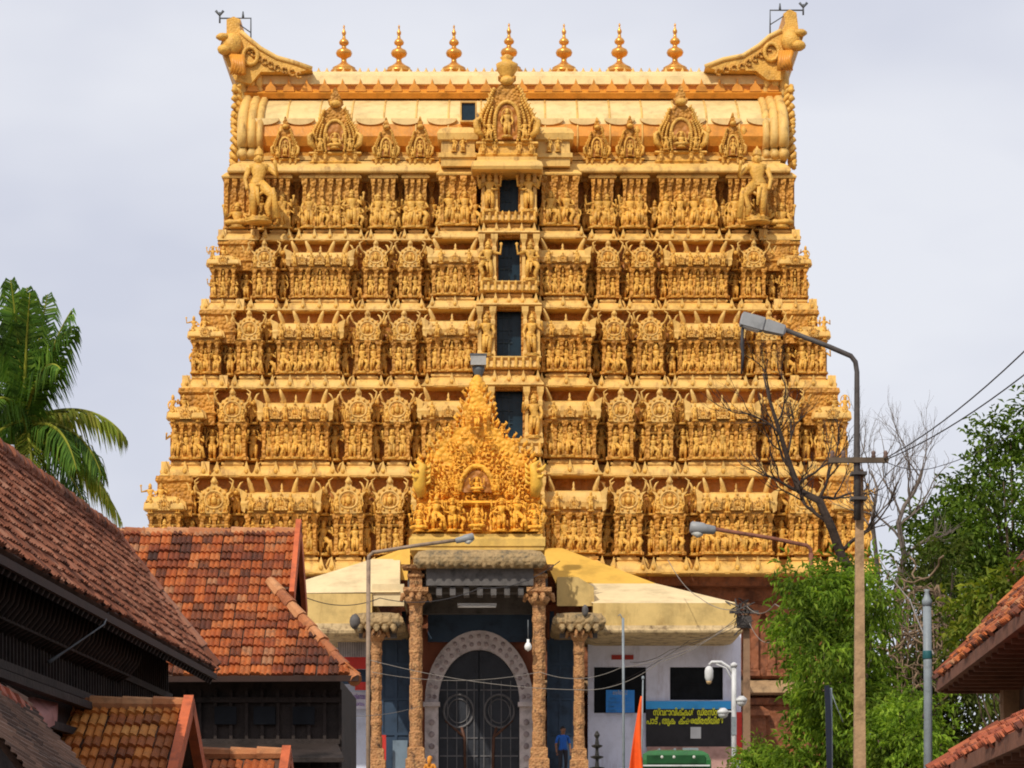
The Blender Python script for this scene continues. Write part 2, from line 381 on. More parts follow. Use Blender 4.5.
def bay(kind, w, h, d=1.6, square=False):
    "one miniature shrine of a tier; local: y=0 is the cornice front, z=0 its underside"
    mb = MB()
    mb.loft(kapota(h), w, d, (0, 0, 0), 0, back=square)
    kudus(mb, w, h, {'niche': 2, 'kuta': 3, 'shala': 5, 'flank': 3, 'tall': 2, 'tallshala': 5}[kind])
    if square:
        for sg in (-1, 1):
            k = MB(); kudus(k, d, h, 3)
            mb.merge(k, Matrix.Translation((sg*(w/2), d/2, 0)) @ Matrix.Rotation(sg*PI/2, 4, 'Z'))
    bi = w*.5*(.27 if kind in ('niche', 'tall') else .20 if kind in ('shala', 'tallshala', 'kuta') else .12)   # body inset
    bi = max(.14, bi)
    if kind == 'kuta': bi = max(bi, .34)
    bw = w-2*bi; fy = .30
    tall = kind.startswith('tall')
    z1, z2 = (.2*h, .47*h) if not tall else (.2*h, .90*h)
    bd = d-fy if not square else d-2*fy
    # body
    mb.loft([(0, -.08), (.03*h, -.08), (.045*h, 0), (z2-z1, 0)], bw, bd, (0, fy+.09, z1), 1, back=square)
    npil = {'niche': 3, 'kuta': 4, 'shala': 8, 'flank': 6, 'tall': 4, 'tallshala': 7}[kind]
    pw = min(.15, bw/npil*.35)
    for k in range(npil):
        x = -bw/2+pw*.7+(bw-1.4*pw)*k/(npil-1)
        pilaster(mb, x, fy-.04, z1, .612*h if not tall else z2, pw)
    if square:
        for sg in (-1, 1):
            for k in range(3): 
                y = fy+.25+(d-2*fy-.4)*k/2
                mb.box((sg*(bw/2), y, (z1+z2)/2), (.14, .13, z2-z1), 1)
    if tall:
        mb.loft([(0, .1), (.01*h, -.12), (.03*h, -.14), (.06*h, -.06), (.10*h, .05)], bw, bd, (0, fy, z2), 0)
        return mb
    # two rails with a frieze between them
    for za, zb, e in ((.485, .51, .05), (.585, .612, .10)):
        mb.loft([(0, .06), (.008*h, -e+.04), ((zb-za)*h*.7, -e), ((zb-za)*h, -e+.12)], bw, bd, (0, fy, za*h), 0, back=square)
    mb.loft([(0, 0), (.06*h, 0)], bw, bd, (0, fy+.12, .517*h), 1, back=square)
    nb = max(3, int(bw/.26))
    for k in range(nb):
        x = -bw/2+.08+(bw-.16)*k/(nb-1)
        mb.lathe([(.035, 0), (.05, .02*h), (.03, .04*h), (.05, .062*h)], (x, fy+.02, .515*h), 6, 3)
    zr = .615*h
    if kind == 'niche':
        mb.loft([(0, 0), (.26*h, 0)], bw*.8, bd-.3, (0, fy+.3, zr), 1)
        nasi(mb, (0, fy-.08, zr), min(bw*.60, .142*h), .5, 0)
        for sx in (-1, 1): mb.tube([(sx*bw*.5, fy+.1, zr+.2*h), (sx*bw*.62, fy, zr+.27*h), (sx*bw*.66, fy-.05, zr+.33*h), (sx*bw*.52, fy-.05, zr+.36*h)], [.05, .045, .035, .015], 6, 0)
    elif kind in ('shala', 'flank'):
        mb.loft([(0, .05), (.03*h, .05), (.03*h, -.05), (.05*h, -.15), (.10*h, -.19), (.15*h, -.15), (.20*h, -.03), (.225*h, .2), (.23*h, .5)], bw, bd, (0, fy+.05, zr), 0, smooth=False)
        # end gables and ridge ornaments
        for sx in (-1, 1):
            mb.extr([(sx*(bw/2+.02), zr+.02), (sx*(bw/2+.16), zr+.03*h), (sx*(bw/2+.17), zr+.15*h), (sx*(bw/2+.24), zr+.25*h), (sx*(bw/2+.02), zr+.22*h), (sx*(bw/2-.07), zr+.2*h)][::sx], fy-.12, fy+.9, 0)
        ng = 3 if kind == 'shala' else 1
        for k in range(ng):
            x = 0 if ng == 1 else -bw*.3+bw*.6*k/2
            nasi(mb, (x, fy-.22, zr+.03*h), (.055 if k != 1 else .07)*h if ng == 3 else .05*h, .5, 0, True)
        nf = 5 if kind == 'shala' else 3
        for k in range(nf):
            x = -bw*.42+bw*.84*k/(nf-1)
            mb.lathe([(.04, 0), (.075, .03*h), (.03, .05*h), (.05, .07*h), (.01, .105*h)], (x, fy+.35, zr+.215*h), 7, 0)
        for k in range(int(bw/.3)):
            x = -bw/2+.15+.3*k
            mb.box((x, fy-.135, zr+.045*h), (.1, .06, .03*h), 0)
        rb = random.Random(int(w*1000))
        for k in range(4 if kind == 'shala' else 2):
            x = (-bw*.42+bw*.84*k/3) if kind == 'shala' else (-bw*.3+bw*.6*k)
            figure(mb, rb.choice(['stand', 'sway', 'sway2']), .2*h, (x, fy-.24, zr), 3)
        for sx in (-1, 1):
            for xo in ((.16, .40) if kind == 'shala' else (.36,)):
                mb.tube([(sx*bw*xo, fy+.3, zr+.17*h), (sx*bw*(xo+.02), fy+.2, zr+.25*h), (sx*(bw*xo+.13), fy+.1, zr+.31*h), (sx*(bw*xo+.2), fy+.05, zr+.365*h)], [.12, .11, .09, .04], 6, 0)
    elif kind == 'kuta':
        mb.loft([(0, .1), (.03*h, .1), (.03*h, -.08), (.045*h, -.16), (.06*h, -.16), (.09*h, -.14), (.14*h, .0), (.18*h, .2), (.195*h, .36*bw), (.21*h, .36*bw), (.22*h, .30*bw), (.235*h, .42*bw), (.27*h, .485*bw)], bw, bw, (0, fy, zr), 0, back=True)
        nasi(mb, (0, fy-.2, zr+.03*h), .06*h, .4, 0, True)
        for sx in (-1, 1):
            mb.lathe([(.05, 0), (.08, .03*h), (.03, .05*h), (.01, .1*h)], (sx*(bw/2-.02), fy+.05, zr+.06*h), 6, 0)
            mb.extr([(sx*(bw/2+.0), zr+.03*h), (sx*(bw/2+.24), zr+.05*h), (sx*(bw/2+.2), zr+.12*h), (sx*(bw/2+.02), zr+.16*h)][::sx], fy+.2, fy+bw*.7, 0)
    return mb

def horn_pair(mb, x, y, z, h):
    "a pair of horned yali scrolls in a cornice gap"
    for sx in (-1, 1):
        mb.tube([(x+sx*.03*h, y, z), (x+sx*.05*h, y-.06, z+.05*h), (x+sx*.035*h, y-.1, z+.10*h), (x+sx*.065*h, y-.12, z+.16*h), (x+sx*.10*h, y-.08, z+.19*h)], [.06, .06, .05, .04, .015], 6, 0)
    mb.ell((x, y-.05, z+.03*h), (.1, .1, .1), 3, 7, 5)

CX = -.12
PYC = [574, 477, 389, 311, 241, 172]
HWP = [370, 347, 326, 307, 290, 285]
YC = [109.0, 109.7, 110.4, 111.1, 111.7, 112.0]
Z = [(HY-p)*y/F+CZ for p, y in zip(PYC, YC)]
HW = [p*y/F for p, y in zip(HWP, YC)]
YB = 119.5                      # middle of the tower
FLOOR_Z = 5.8
tower = tag(empty('gopuram', (CX, YB, FLOOR_Z)), 'huge tapering golden temple tower with carved tiers and seven finials on its ridge', 'temple tower')
small = MB()                    # the many smallest figures
BAYS = [(.868, 1.0, 'kuta'), (.745, .853, 'niche'), (.497, .738, 'shala'), (.38, .49, 'niche'), (.272, .374, 'niche'), (.088, .262, 'flank')]
GAPS = [.862, .742, .505, .388, .268]
NAMES = {'kuta': 'corner_shrine', 'niche': 'niche_shrine', 'shala': 'barrel_shrine', 'flank': 'window_side_shrine', 'tall': 'pilaster_bay', 'tallshala': 'wide_pilaster_bay'}
rs = random.Random(3)

def core(i, h, top=False):
    fr, H = YC[i], HW[i]; z0 = Z[i]
    mb = MB(); w = 2*H; d = 2*(YB-fr)
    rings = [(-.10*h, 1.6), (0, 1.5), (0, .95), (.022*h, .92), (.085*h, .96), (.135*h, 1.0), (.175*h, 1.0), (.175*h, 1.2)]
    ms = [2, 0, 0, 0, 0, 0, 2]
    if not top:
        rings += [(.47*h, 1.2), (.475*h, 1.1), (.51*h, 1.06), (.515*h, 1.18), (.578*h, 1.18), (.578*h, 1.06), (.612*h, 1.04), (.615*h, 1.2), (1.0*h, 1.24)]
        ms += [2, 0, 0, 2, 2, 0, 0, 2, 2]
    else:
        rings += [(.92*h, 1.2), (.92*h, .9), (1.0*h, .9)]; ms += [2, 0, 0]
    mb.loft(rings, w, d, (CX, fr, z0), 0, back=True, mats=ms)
    zt = .60 if not top else .92
    for side in range(4):
        L = w if side % 2 == 0 else d
        n = int((L-2.6)/.42)
        for k in range(n+1):
            u = -L/2+1.4+(L-2.8)*k/n
            if side == 0: x, y = CX+u, fr+1.12
            elif side == 2: x, y = CX+u, fr+d-1.12
            elif side == 1: x, y = CX-H+1.12, YB+u
            else: x, y = CX+H-1.12, YB+u
            if side == 0:
                pilaster(mb, x, y-.09, z0+.2*h, z0+zt*h, .13)
                if not top: mb.lathe([(.04, 0), (.06, .02*h), (.03, .04*h), (.05, .06*h)], (x+.2, fr+1.02, z0+.516*h), 6, 3)
            else: mb.box((x, y, z0+(.2+zt)/2*h), (.16, .16, (zt-.2)*h), 1)
    return mb

for i in range(5):
    z0 = Z[i]; h = Z[i+1]-z0; H = HW[i]; fr = YC[i]; top = i == 4
    extra = core(i, h, top)
    t = link('tier', bpy.data.meshes.new('tier'), tower, (CX, YB, z0))
    for (u0, u1, kind) in BAYS:
        k2 = kind
        if top: k2 = {'niche': 'tall', 'shala': 'tallshala', 'flank': 'tall', 'kuta': 'tall'}[kind]
        w = (u1-u0)*H; sq = kind == 'kuta'
        py = -.45 if kind == 'flank' else 0.0
        me = bay(k2, w, h, w if sq else 1.6-py, square=sq).mesh(NAMES[k2], GM)
        for sx in (-1, 1):
            xc = CX+sx*(u0+u1)/2*H
            link(NAMES[k2], me, t, (xc, fr+py, z0))
            if sq: link(NAMES[k2], me, t, (xc, 2*YB-fr-w, z0))
            bw = w*.73
            # figures on the wall of the bay
            if not top:
                xs = {'niche': [-.22, .22], 'shala': [-.43, -.29, -.14, 0, .14, .29, .43], 'kuta': [-.33, 0, .33], 'flank': [-.40, -.2, 0, .2, .40]}[kind]
                for q in xs:
                    hh = rs.uniform(.27, .37)*h
                    figure(small, rs.choice(POSES), hh, (xc+q*bw, fr+py+rs.uniform(.30, .38), z0+.205*h), 3)
                if kind in ('niche', 'kuta'):
                    for q in (-.28, .28):
                        figure(small, rs.choice(['stand', 'sway', 'sway2']), .17*h, (xc+q*w, fr+.22, z0+.615*h), 3)
            else:
                xs = {'niche': [-.17, .16], 'shala': [-.34, -.12, .1, .33], 'kuta': [.05*sx], 'flank': [-.2, .14]}[kind]
                for q in {'niche': [-.36, 0, .35], 'shala': [-.42, -.23, 0, .22, .43], 'kuta': [], 'flank': [-.38, 0, .36]}[kind]:
                    figure(small, rs.choice(POSES), rs.uniform(.30, .42)*h, (xc+q*bw*1.25, fr+py+.34, z0+.2*h), 3)
                for q in xs:
                    st = link('statue', statue_mesh(rs.choice(POSES) if kind != 'kuta' else 'seat'), t, (xc+q*bw*1.25, fr+py+.30, z0+.2*h))
                    s_ = h*(.50 if kind != 'shala' else rs.choice([.42, .50, .55]))
                    if kind == 'kuta': s_ = .6*h
                    st.scale = (s_*1.05, s_, s_)
    # the two other shrine kinds go round the sides as well
    wn_ = (BAYS[1][1]-BAYS[1][0])*H; ws_ = (BAYS[2][1]-BAYS[2][0])*H
    if not top:
        nm = bay('niche', wn_, h).mesh('niche_shrine', GM); sm = bay('shala', ws_, h).mesh('barrel_shrine', GM)
        D = YB-fr
        for sx in (-1, 1):
            for off, me, nn in ((-.62, nm, 'niche_shrine'), (0, sm, 'barrel_shrine'), (.62, nm, 'niche_shrine')):
                link(nn, me, t, (CX+sx*H, YB+off*(D-1.8), z0), sx*PI/2)
    if not top:
        for sx in (-1, 1):
            wk = .132*H; zz = .60*h; xo = CX+sx*(H-.62-.7)
            extra.loft([(0, 0), (.10*h, 0), (.13*h, -.08), (.16*h, 0), (.33*h, .03), (.36*h, -.06), (.41*h, -.02)], 1.4, 1.6, (xo, fr+.62, z0+zz), 1)
            for q in (.05, -.38): figure(small, rs.choice(POSES), .27*h, (CX+sx*(H-.42+q), fr+.55, z0+.66*h), 3)
    for gi, u in enumerate(GAPS):
        for sx in (-1, 1):
            x = CX+sx*u*H
            if not top:
                st = link('statue', statue_mesh(rs.choice(POSES)), t, (x, fr+.85, z0+.615*h))
                s_ = rs.uniform(.26, .31)*h; st.scale = (s_*1.2, s_, s_)
                figure(small, rs.choice(POSES), .36*h, (x, fr+.82, z0+.205*h), 3)
                for q in (-.34, .34): figure(small, rs.choice(POSES), rs.uniform(.14, .22)*h, (x+q, fr+.82, z0+.615*h), 3)
            else:
                st = link('statue', statue_mesh(rs.choice(POSES)), t, (x, fr+.8, z0+.2*h))
                s_ = rs.uniform(.42, .52)*h; st.scale = (s_*1.1, s_, s_)
            horn_pair(extra, x, fr+.55, z0+.0*h, h)
            if not top: horn_pair(extra, x, fr+.75, z0+.82*h, h*.7)
    extra.v = [(v[0]-CX, v[1]-YB, v[2]-z0) for v in extra.v]; t.data = extra.mesh('tier', GM)
    # ---- the window bay in the middle
    wb = MB(); s = fr/F; pj = -1.0
    hwin = [15.5, 15.5, 14, 12.6, 11][i]*s*1.0; WH = .1*H; za, zb = [.34, .38, .345, .34, .33][i]*h, [.95, .955, .965, .99, .985][i]*h
    wb.loft(kapota(h), 2*WH, 2.6, (0, 0, 0), 0); kudus(wb, 2*WH, h, 5)
    wb.loft([(.2*h, .12), (.22*h, .05), (.3*h, .12), (.33*h, .02), (za, .02)], 2*WH, 2.5, (0, 0, 0), 0)
    nf = 9
    for k in range(nf):
        x = -WH*.88+WH*1.76*k/(nf-1)
        wb.lathe([(.05, 0), (.085, .03*h), (.045, .07*h), (.07, .1*h), (.06, .12*h), (.015, .155*h)], (x, .02, .19*h), 7, 3)
    pwid = WH-hwin-.05
    for sx in (-1, 1):
        wb.box((sx*(hwin+pwid/2), 1.35, (za+zb)/2), (pwid, 1.9, zb-za), 1)
        for q in (0.08, pwid-.09): pilaster(wb, sx*(hwin+q), .30, za, zb, .13, 0)
    wb.box((0, 1.35, (zb+h)/2), (2*WH, 1.9, h-zb+.02), 1)
    wb.loft([(0, .05), (.02*h, -.1), (.04*h, -.08)], 2*WH-.2, 1, (0, .3, zb), 0)
    wo = link('window_bay', wb.mesh('window_bay', GM), t, (CX, fr+pj, z0))
    fb = MB(); ww = 2*hwin
    fb.box((0, 1.3, (za+zb)/2), (ww, .08, zb-za), 0)
    for sx in (-1, 1): fb.box((sx*(hwin-.035), .72, (za+zb)/2), (.07, .28, zb-za), 1)
    fb.box((0, .72, zb-.04), (ww-.14, .28, .08), 1); fb.box((0, 1.24, (za+zb)/2), (.05, .04, zb-za-.2), 0)
    fb.box((0, 1.25, za+(zb-za)*.45), (ww-.16, .035, .05), 0); fb.box((ww*.3, 1.2, (za+zb)/2), (ww*.36, .03, zb-za-.2), 0)
    for k in range(4): fb.box((0, 1.22, za+(zb-za)*(k+.5)/4), (ww-.16, .03, .035), 2)
    for k in range(5): fb.box((-ww/2+.12+(ww-.24)*k/4, 1.215, (za+zb)/2), (.03, .03, zb-za-.12), 2)
    link('window', fb.mesh('window', [DARKWIN, G_WALL, WINBAR]), t, (CX, fr+pj, z0))
    for sx in (-1, 1):
        st = link('statue', statue_mesh(['dance', 'sway', 'sway2', 'dance', 'four'][i]), t, (CX+sx*(hwin+pwid/2), fr+pj+.24, z0+za))
        s_ = (zb-za)*.86; st.scale = (sx*s_*.95, s_, s_)
so_ = build(small, 'small_statues', GM, tower); so_['kind'] = 'stuff'

# plain stone storey below the tiers
sb = MB(); H = HW[0]-1.0; hb = Z[0]-FLOOR_Z
sb.loft([(3.62, 0), (3.64, -.5), (3.70, -.62), (3.95, -.52), (4.2, -.2), (4.25, .1), (4.4, .1)], 2*H, 2*(YB-110.6), (CX, 110.6, FLOOR_Z), 1, back=True)
sb.loft([(0, -1.2), (.5, -1.2), (.7, -.9), (1.0, -.9), (1.1, -.5), (1.3, -.5), (1.35, 0), (3.2, 0), (3.25, -.2), (3.5, -.25), (3.6, .1), (4.3, .1), (4.4, 0), (hb-1.5, 0), (hb-1.4, -.3), (hb-1.1, -.35), (hb-.9, 0), (hb-.4, 0), (hb-.35, -.6), (hb, -.7)], 2*H, 2*(YB-110.6), (CX, 110.6, FLOOR_Z), 0, back=True)
for k in range(40):
    x = CX-H+.4+(2*H-.8)*k/39
    sb.loft([(0, -.05), (.2, -.05), (.25, 0), (hb-6.1, 0), (hb-5.9, -.1), (hb-5.5, -.15)], .3, .5, (x, 110.42, FLOOR_Z+4.4), 0)
    if k % 3 == 1: sb.loft([(0, 0), (1.3, 0), (1.4, -.15), (1.6, -.1), (1.9, .3)], .9, .5, (x, 110.3, FLOOR_Z+1.4), 0)
build(sb, 'stone_base', [STONE_RED, STONE_TAN], tower)

# ---- barrel vault on top
YV = 112.7; sv = YV/F
def VZ(py, Y=YV): return (HY-py)*Y/F+CZ
xl, xr = (240-512)*sv, (786-512)*sv
VC = [(176, 112.9), (163, 112.9), (160, 112.2), (156, 112.2), (152, 112.75), (146, 112.55), (136, 112.4), (124, 112.6), (114, 113.0), (106, 113.7), (101, 114.6), (100, 115.0)]
vb = MB()
prof = [(Y, VZ(py, Y)) for py, Y in VC]
vm = [1, 0, 0, 1, 4, 4, 4, 5, 5, 5, 5]
rid = [(115.0, VZ(99, 115)), (114.6, VZ(98.5, 114.6)), (114.45, VZ(93, 114.45)), (114.75, VZ(90, 114.75)), (114.75, VZ(86, 114.75)), (114.6, VZ(84, 114.6)), (114.7, VZ(76, 114.7)), (115.1, VZ(72, 115.1)), (115.6, VZ(71.5, 115.6))]
rm = [4, 4, 4, 4, 4, 5, 5, 5, 5]
full = prof+rid; fm = vm+rm
back = [(2*YB-y, z) for y, z in full][::-1]; bmx = [4]+fm[::-1]
P = full+back; Mx = fm+bmx
nseg = 28
for k in range(len(P)-1):
    a, b = P[k], P[k+1]
    vb.add([(xl, a[0], a[1]), (xr, a[0], a[1]), (xr, b[0], b[1]), (xl, b[0], b[1])], [(0, 1, 2, 3)], Mx[k] if k < len(Mx) else 4)
vb.add([(xl, y, z) for y, z in P], [tuple(range(len(P)))], 1); vb.add([(xr, y, z) for y, z in P], [tuple(range(len(P)))[::-1]], 1)
# panel ribs, ridge scallops and petals
for k in range(17):
    x = xl+.6+(xr-xl-1.2)*k/16
    vb.tube([(x, y-.01, z) for y, z in prof[4:11]], .045, 5, 0)
for k in range(30):
    x = xl+.35+(xr-xl-.7)*k/29
    zt, zb = VZ(76.5, 114.45), VZ(91, 114.45)
    vb.extr([(x-.24, zb), (x-.2, zb+.18), (x-.05, zb+.34), (x, zt-.05), (x+.05, zb+.34), (x+.2, zb+.18), (x+.24, zb)][::-1], 114.5, 114.9, 4)
for k in range(15):
    x = xl+1.0+(xr-xl-2.0)*k/14
    vb.extr(arc(x, VZ(119, 112.6), .62, .26, 180, 360, 10), 112.50, 112.95, 5)
    if k < 14: vb.lathe([(.02, -.3), (.1, -.12), (.13, .05), (.04, .2)], (x+.7, 112.5, VZ(131, 112.5)), 7, 3)
# foot cornice
vb.loft([(0, .4), (0, .03), (.06, 0), (.2, .04), (.38, .2), (.48, .4), (.55, .4), (.55, .7)], 2*HW[5]-.3, 2*(YB-111.7), (CX, 111.7, Z[5]-.08), 0, back=True)
vault = build(vb, 'barrel_roof', GM, tower)
for sx, xe, nm in ((-1, xl, 0), (1, xr, 1)):
    e = MB()
    # end arch: thick ribs following the vault profile, and a twisted rope edge
    for q, (dx, r) in enumerate(((.25, .22), (.62, .20), (.95, .16))):
        path = [(xe+sx*(.12-dx), y-.12+.03*q, z) for y, z in prof[3:]]+[(xe+sx*(.35-dx), y-.05, z) for y, z in rid[3:]]
        e.tube(path, r, 7, 0)
    rope = []
    for k in range(90):
        u = k/89*(len(prof)-4+4); j = min(int(u), len(prof)+2); a = (prof+rid[:6])[j]; b = (prof+rid[:6])[min(j+1, len(prof)+4)]; f = u-int(u)
        y, z = a[0]+(b[0]-a[0])*f, a[1]+(b[1]-a[1])*f
    z0r, z1r = VZ(168), VZ(76)
    for s2 in (0, PI):
        rope = [(xe+sx*(.22+.04*math.sin(k*.2)+.11*math.cos(k*.55+s2)), 112.7+1.3*(k/70)**1.5+.13*math.sin(k*.55+s2), z0r+(z1r-z0r)*k/70) for k in range(71)]
        e.tube(rope, .10, 6, 3)
    for y, z in [(112.6+.1*k, VZ(165-9*k)) for k in range(10)]:
        e.lathe([(.02, -.16), (.16, -.05), (.1, .06), (.02, .14)], (xe+sx*.30, y, z), 6, 3, smooth=True)
    build(e, 'end_arch', GM, vault)
    hn = MB()
    def HX(px): return ((px-512)*114.8/F)
    if sx < 0: pts = [(313, 73), (296, 67), (278, 62), (262, 53), (251, 44), (242, 36), (241, 30), (242, 24), (235, 21), (228, 24), (228, 37), (223, 46), (221, 52), (226, 62), (231, 74), (236, 84), (252, 88), (262, 76), (300, 76)]
    else: pts = [(704, 71), (722, 64), (742, 60), (758, 50), (768, 41), (780, 35), (784, 28), (782, 18), (788, 14), (795, 17), (797, 34), (802, 41), (798, 50), (790, 58), (788, 64), (781, 84), (766, 84), (755, 75), (715, 74)]
    q = [(HX(a), VZ(b, 114.8)) for a, b in pts]
    hn.extr(q if sx > 0 else q[::-1], 114.2, 124.8, 3)
    hn.tube([(x, 114.2, z) for x, z in q[:6]], .1, 6, 0)
    for k in range(9):
        u = .75+k/9*3.6; j_ = int(u); f_ = u-j_; x = q[j_][0]+(q[j_+1][0]-q[j_][0])*f_; z = q[j_][1]+(q[j_+1][1]-q[j_][1])*f_-.42
        hn.tube([(x+.17*math.cos(t)*(.3+.7*t/5.4), 114.15, z+.17*math.sin(t)*(.3+.7*t/5.4)) for t in [.6*i_ for i_ in range(10)]], .05, 5, 1)
    c0 = (HX(234 if sx < 0 else 789), 114.1, VZ(50 if sx < 0 else 46, 114.8))
    hn.ell(c0, (.42, .35, .5), 3, 10, 7); hn.ell((c0[0]+sx*.3, 113.95, c0[2]-.25), (.32, .3, .22), 3, 9, 6); hn.ell((c0[0]+sx*.38, 113.95, c0[2]+.28), (.3, .25, .16), 3, 8, 5)
    for k in range(5): hn.tube([(c0[0]-sx*.1*k, 113.95, c0[2]-.5), (c0[0]-sx*(.1*k+.1), 113.8, c0[2]-.9-.1*k), (c0[0]-sx*(.1*k-.05), 113.9, c0[2]-1.3)], [.14, .12, .03], 6, 4)
    hn.tube([(HX(252 if sx < 0 else 770)+.3*math.cos(a), 114.1, VZ(61 if sx < 0 else 57, 114.8)+.36*math.sin(a)) for a in [2*PI*k/12 for k in range(12)]], .09, 6, 3, True)
    build(hn, 'horned_ridge_end', GM, vault)
    fl = MB(); x0, x1 = (HX(237), HX(252)) if sx < 0 else (HX(786), HX(769)); zt = VZ(22 if sx < 0 else 14, 114.8); xo = HX(221 if sx < 0 else 802)
    fl.tube([(xo, 114.3, zt), (x1, 114.3, zt), (x1, 114.3, zt-1.0-.4*(sx < 0))], .035, 5)
    fl.tube([(x0, 114.3, zt-.15), (x1, 114.3, zt-.6)], .025, 5)
    fl.tube([(xo, 114.3, zt-.2), (xo, 114.3, zt+.25)], .04, 5); fl.tube([(xo-.16, 114.25, zt+.3), (xo, 114.3, zt+.12), (xo+.16, 114.25, zt+.3)], .06, 5)
    fl.tube([(x0+sx*-.3, 114.3, zt), (x0+sx*-.3, 114.3, zt+.28)], [.06, .03], 5)
    build(fl, 'lightning_bracket', IRON, vault)

# seven copper finials along the ridge
fm_ = MB()
fm_.lathe([(.72, -.1), (.72, .06), (.60, .10), (.62, .2), (.44, .30), (.28, .42), (.16, .52), (.13, .68), (.2, .76), (.38, .86), (.44, 1.0), (.38, 1.14), (.2, 1.24), (.12, 1.3), (.12, 1.4), (.24, 1.48), (.27, 1.58), (.2, 1.7), (.1, 1.78), (.07, 1.95), (.11, 2.02), (.12, 2.12), (.06, 2.22), (.035, 2.35), (.06, 2.42), (.01, 2.52)], (0, 0, 0), 16)
fme = fm_.mesh('finial', BRASS)
for k, px in enumerate([344, 399, 454, 509, 564, 619.5, 675]):
    f = link('finial', fme, vault, ((px-512)*117.0/F, 117.0, VZ(71, 117.0)-.05))
    s_ = [.80, .80, .80, .83, .82, .83, .83][k]; f.scale = (s_, s_, s_)
bd = MB()
bd.box((0, YB, VZ(72, 115.6)-.12), (xr-xl-1.0, 7.0, .3), 0)
for k in range(60): bd.lathe([(.10, 0), (.12, .1), (.05, .2), (.01, .3)], (xl+.9+(xr-xl-1.8)*k/59, 116.0, VZ(72, 115.6)), 6, 0)
build(bd, 'ridge_top', GM, vault)

def gable(w, h, layers=3, statue='seat', mid=3, body=1, edge=3):
    "an ornate upright gable w wide and h tall, foot at z=0, front at y=0"
    mb = MB(); r = w/2
    hb = .16*h; hz = .60*h        # base, bell
    def bell(k, f=1.0):
        # half width at height fraction k of the bell
        return r*f*(.80+.20*math.sin(PI*min(1, k*1.6)))*math.sqrt(max(0, 1-k**2.4))
    mb.loft([(0, 0), (.03*h, -.06), (.05*h, .03), (.12*h, .05), (.14*h, -.08), (.16*h, -.05)], w*.98, .9, (0, .1, 0), edge)
    n = 26; L = []
    for k in range(n+1):
        u = k/n; b = bell(u)*(1+(.07 if k % 2 else -.03))
        L.append((b, hb+hz*u))
    top = [(.20*r, hb+hz*.98), (.17*r, hb+hz+.03*h), (.30*r, hb+hz+.07*h), (.16*r, hb+hz+.09*h), (.2*r, hb+hz+.13*h), (.09*r, hb+hz+.17*h), (.1*r, hb+hz+.2*h), (0, h)]
    L = [p for p in L if p[0] > .24*r]
    out = [(-x, z) for x, z in L]+[(-x, z) for x, z in top]+[(x, z) for x, z in top[::-1][1:]]+[(x, z) for x, z in L[::-1]]
    mb.extr(out[::-1], .15, .8, body)
    # rings of leaf scrolls
    for l in range(layers):
        f = .95-.17*l; m = max(7, int((17 if w < 1.5 else 24)*f))
        for k in range(2*m+1):
            a = -1+k/m
            u = 1-abs(a); u2 = .03+.90*u
            if u2 > .97: u2 = .97
            x = math.copysign(bell(u2*f+.0, 1)*f, a); z = hb+hz*u2*(f+.04)
            q = (.075 if w < 1.5 else .055)*w*(.8 if l else 1)
            mb.ell((x, .12-.03*l, z), (q*.62, .14, q*.75), edge if k % 2 else mid, 7, 5)
            if l == 0 and k % 2 == 0: mb.tube([(x, .12, z), (x*1.06, .05, z+q*.5), (x*1.14, .1, z+q*1.1)], [q*.4, q*.3, q*.08], 5, edge)
    # niche and figures
    nz = arc(0, hb+.22*h, .20*w, .18*h, 0, 180, 10); nz = [(.20*w, hb+.02*h)]+nz+[(-.20*w, hb+.02*h)]
    mb.extr(nz[::-1] if False else nz, .02, .16, 2)
    mb.tube([(x, -.0, z) for x, z in nz], .025*w+.02, 6, edge)
    figure(mb, statue, .34*h if statue == 'seat' else .30*h, (0, -.05, hb+.03*h), 3)
    for sx in (-1, 1):
        figure(mb, 'sway' if sx < 0 else 'sway2', .22*h, (sx*.30*w, -.02, hb), 3)
        figure(mb, 'stand', .13*h, (sx*.2*w, .0, .025*h), 3); figure(mb, 'stand', .13*h, (sx*.40*w, .0, .025*h), 3)
        # makara scrolls at the shoulders
        mb.tube([(sx*.40*w, .05, hb+.05*h), (sx*.50*w, -.02, hb+.10*h), (sx*.52*w, -.02, hb+.2*h), (sx*.44*w, 0, hb+.24*h), (sx*.40*w, .02, hb+.17*h)], [.05*w, .06*w, .05*w, .04*w, .02*w], 7, edge)
    mb.ell((0, .1, hb+hz+.02*h), (.12*w, .2, .05*h), edge, 9, 6)
    mb.lathe([(.04*w, 0), (.10*w, .04*h), (.05*w, .08*h), (.08*w, .12*h), (.03*w, .17*h), (.01, .22*h)], (0, .35, hb+hz+.03*h), 9, edge)
    return mb

def put_gable(px, y0, y1, wpx, Y, name='gable', me=None, **kw):
    s = Y/F; w = wpx*s; h = (y1-y0)*s
    g = gable(w, h, **kw).mesh(name, GM)
    return link(name, g, vault, W(px, y1, Y))
for px, y0, y1, wp in ((285, 115, 166, 26), (335, 86, 164, 50), (386, 116, 166, 25), (420, 115, 166, 25), (597, 116, 166, 25), (630, 114, 166, 26), (681, 84, 163, 50), (733, 111, 166, 25)):
    put_gable(px, y0, y1, wp, 111.9, layers=2 if wp < 30 else 4, statue='seat' if wp > 30 else 'stand')
put_gable(507, 58, 157, 60, 110.6, layers=4, statue='stand')
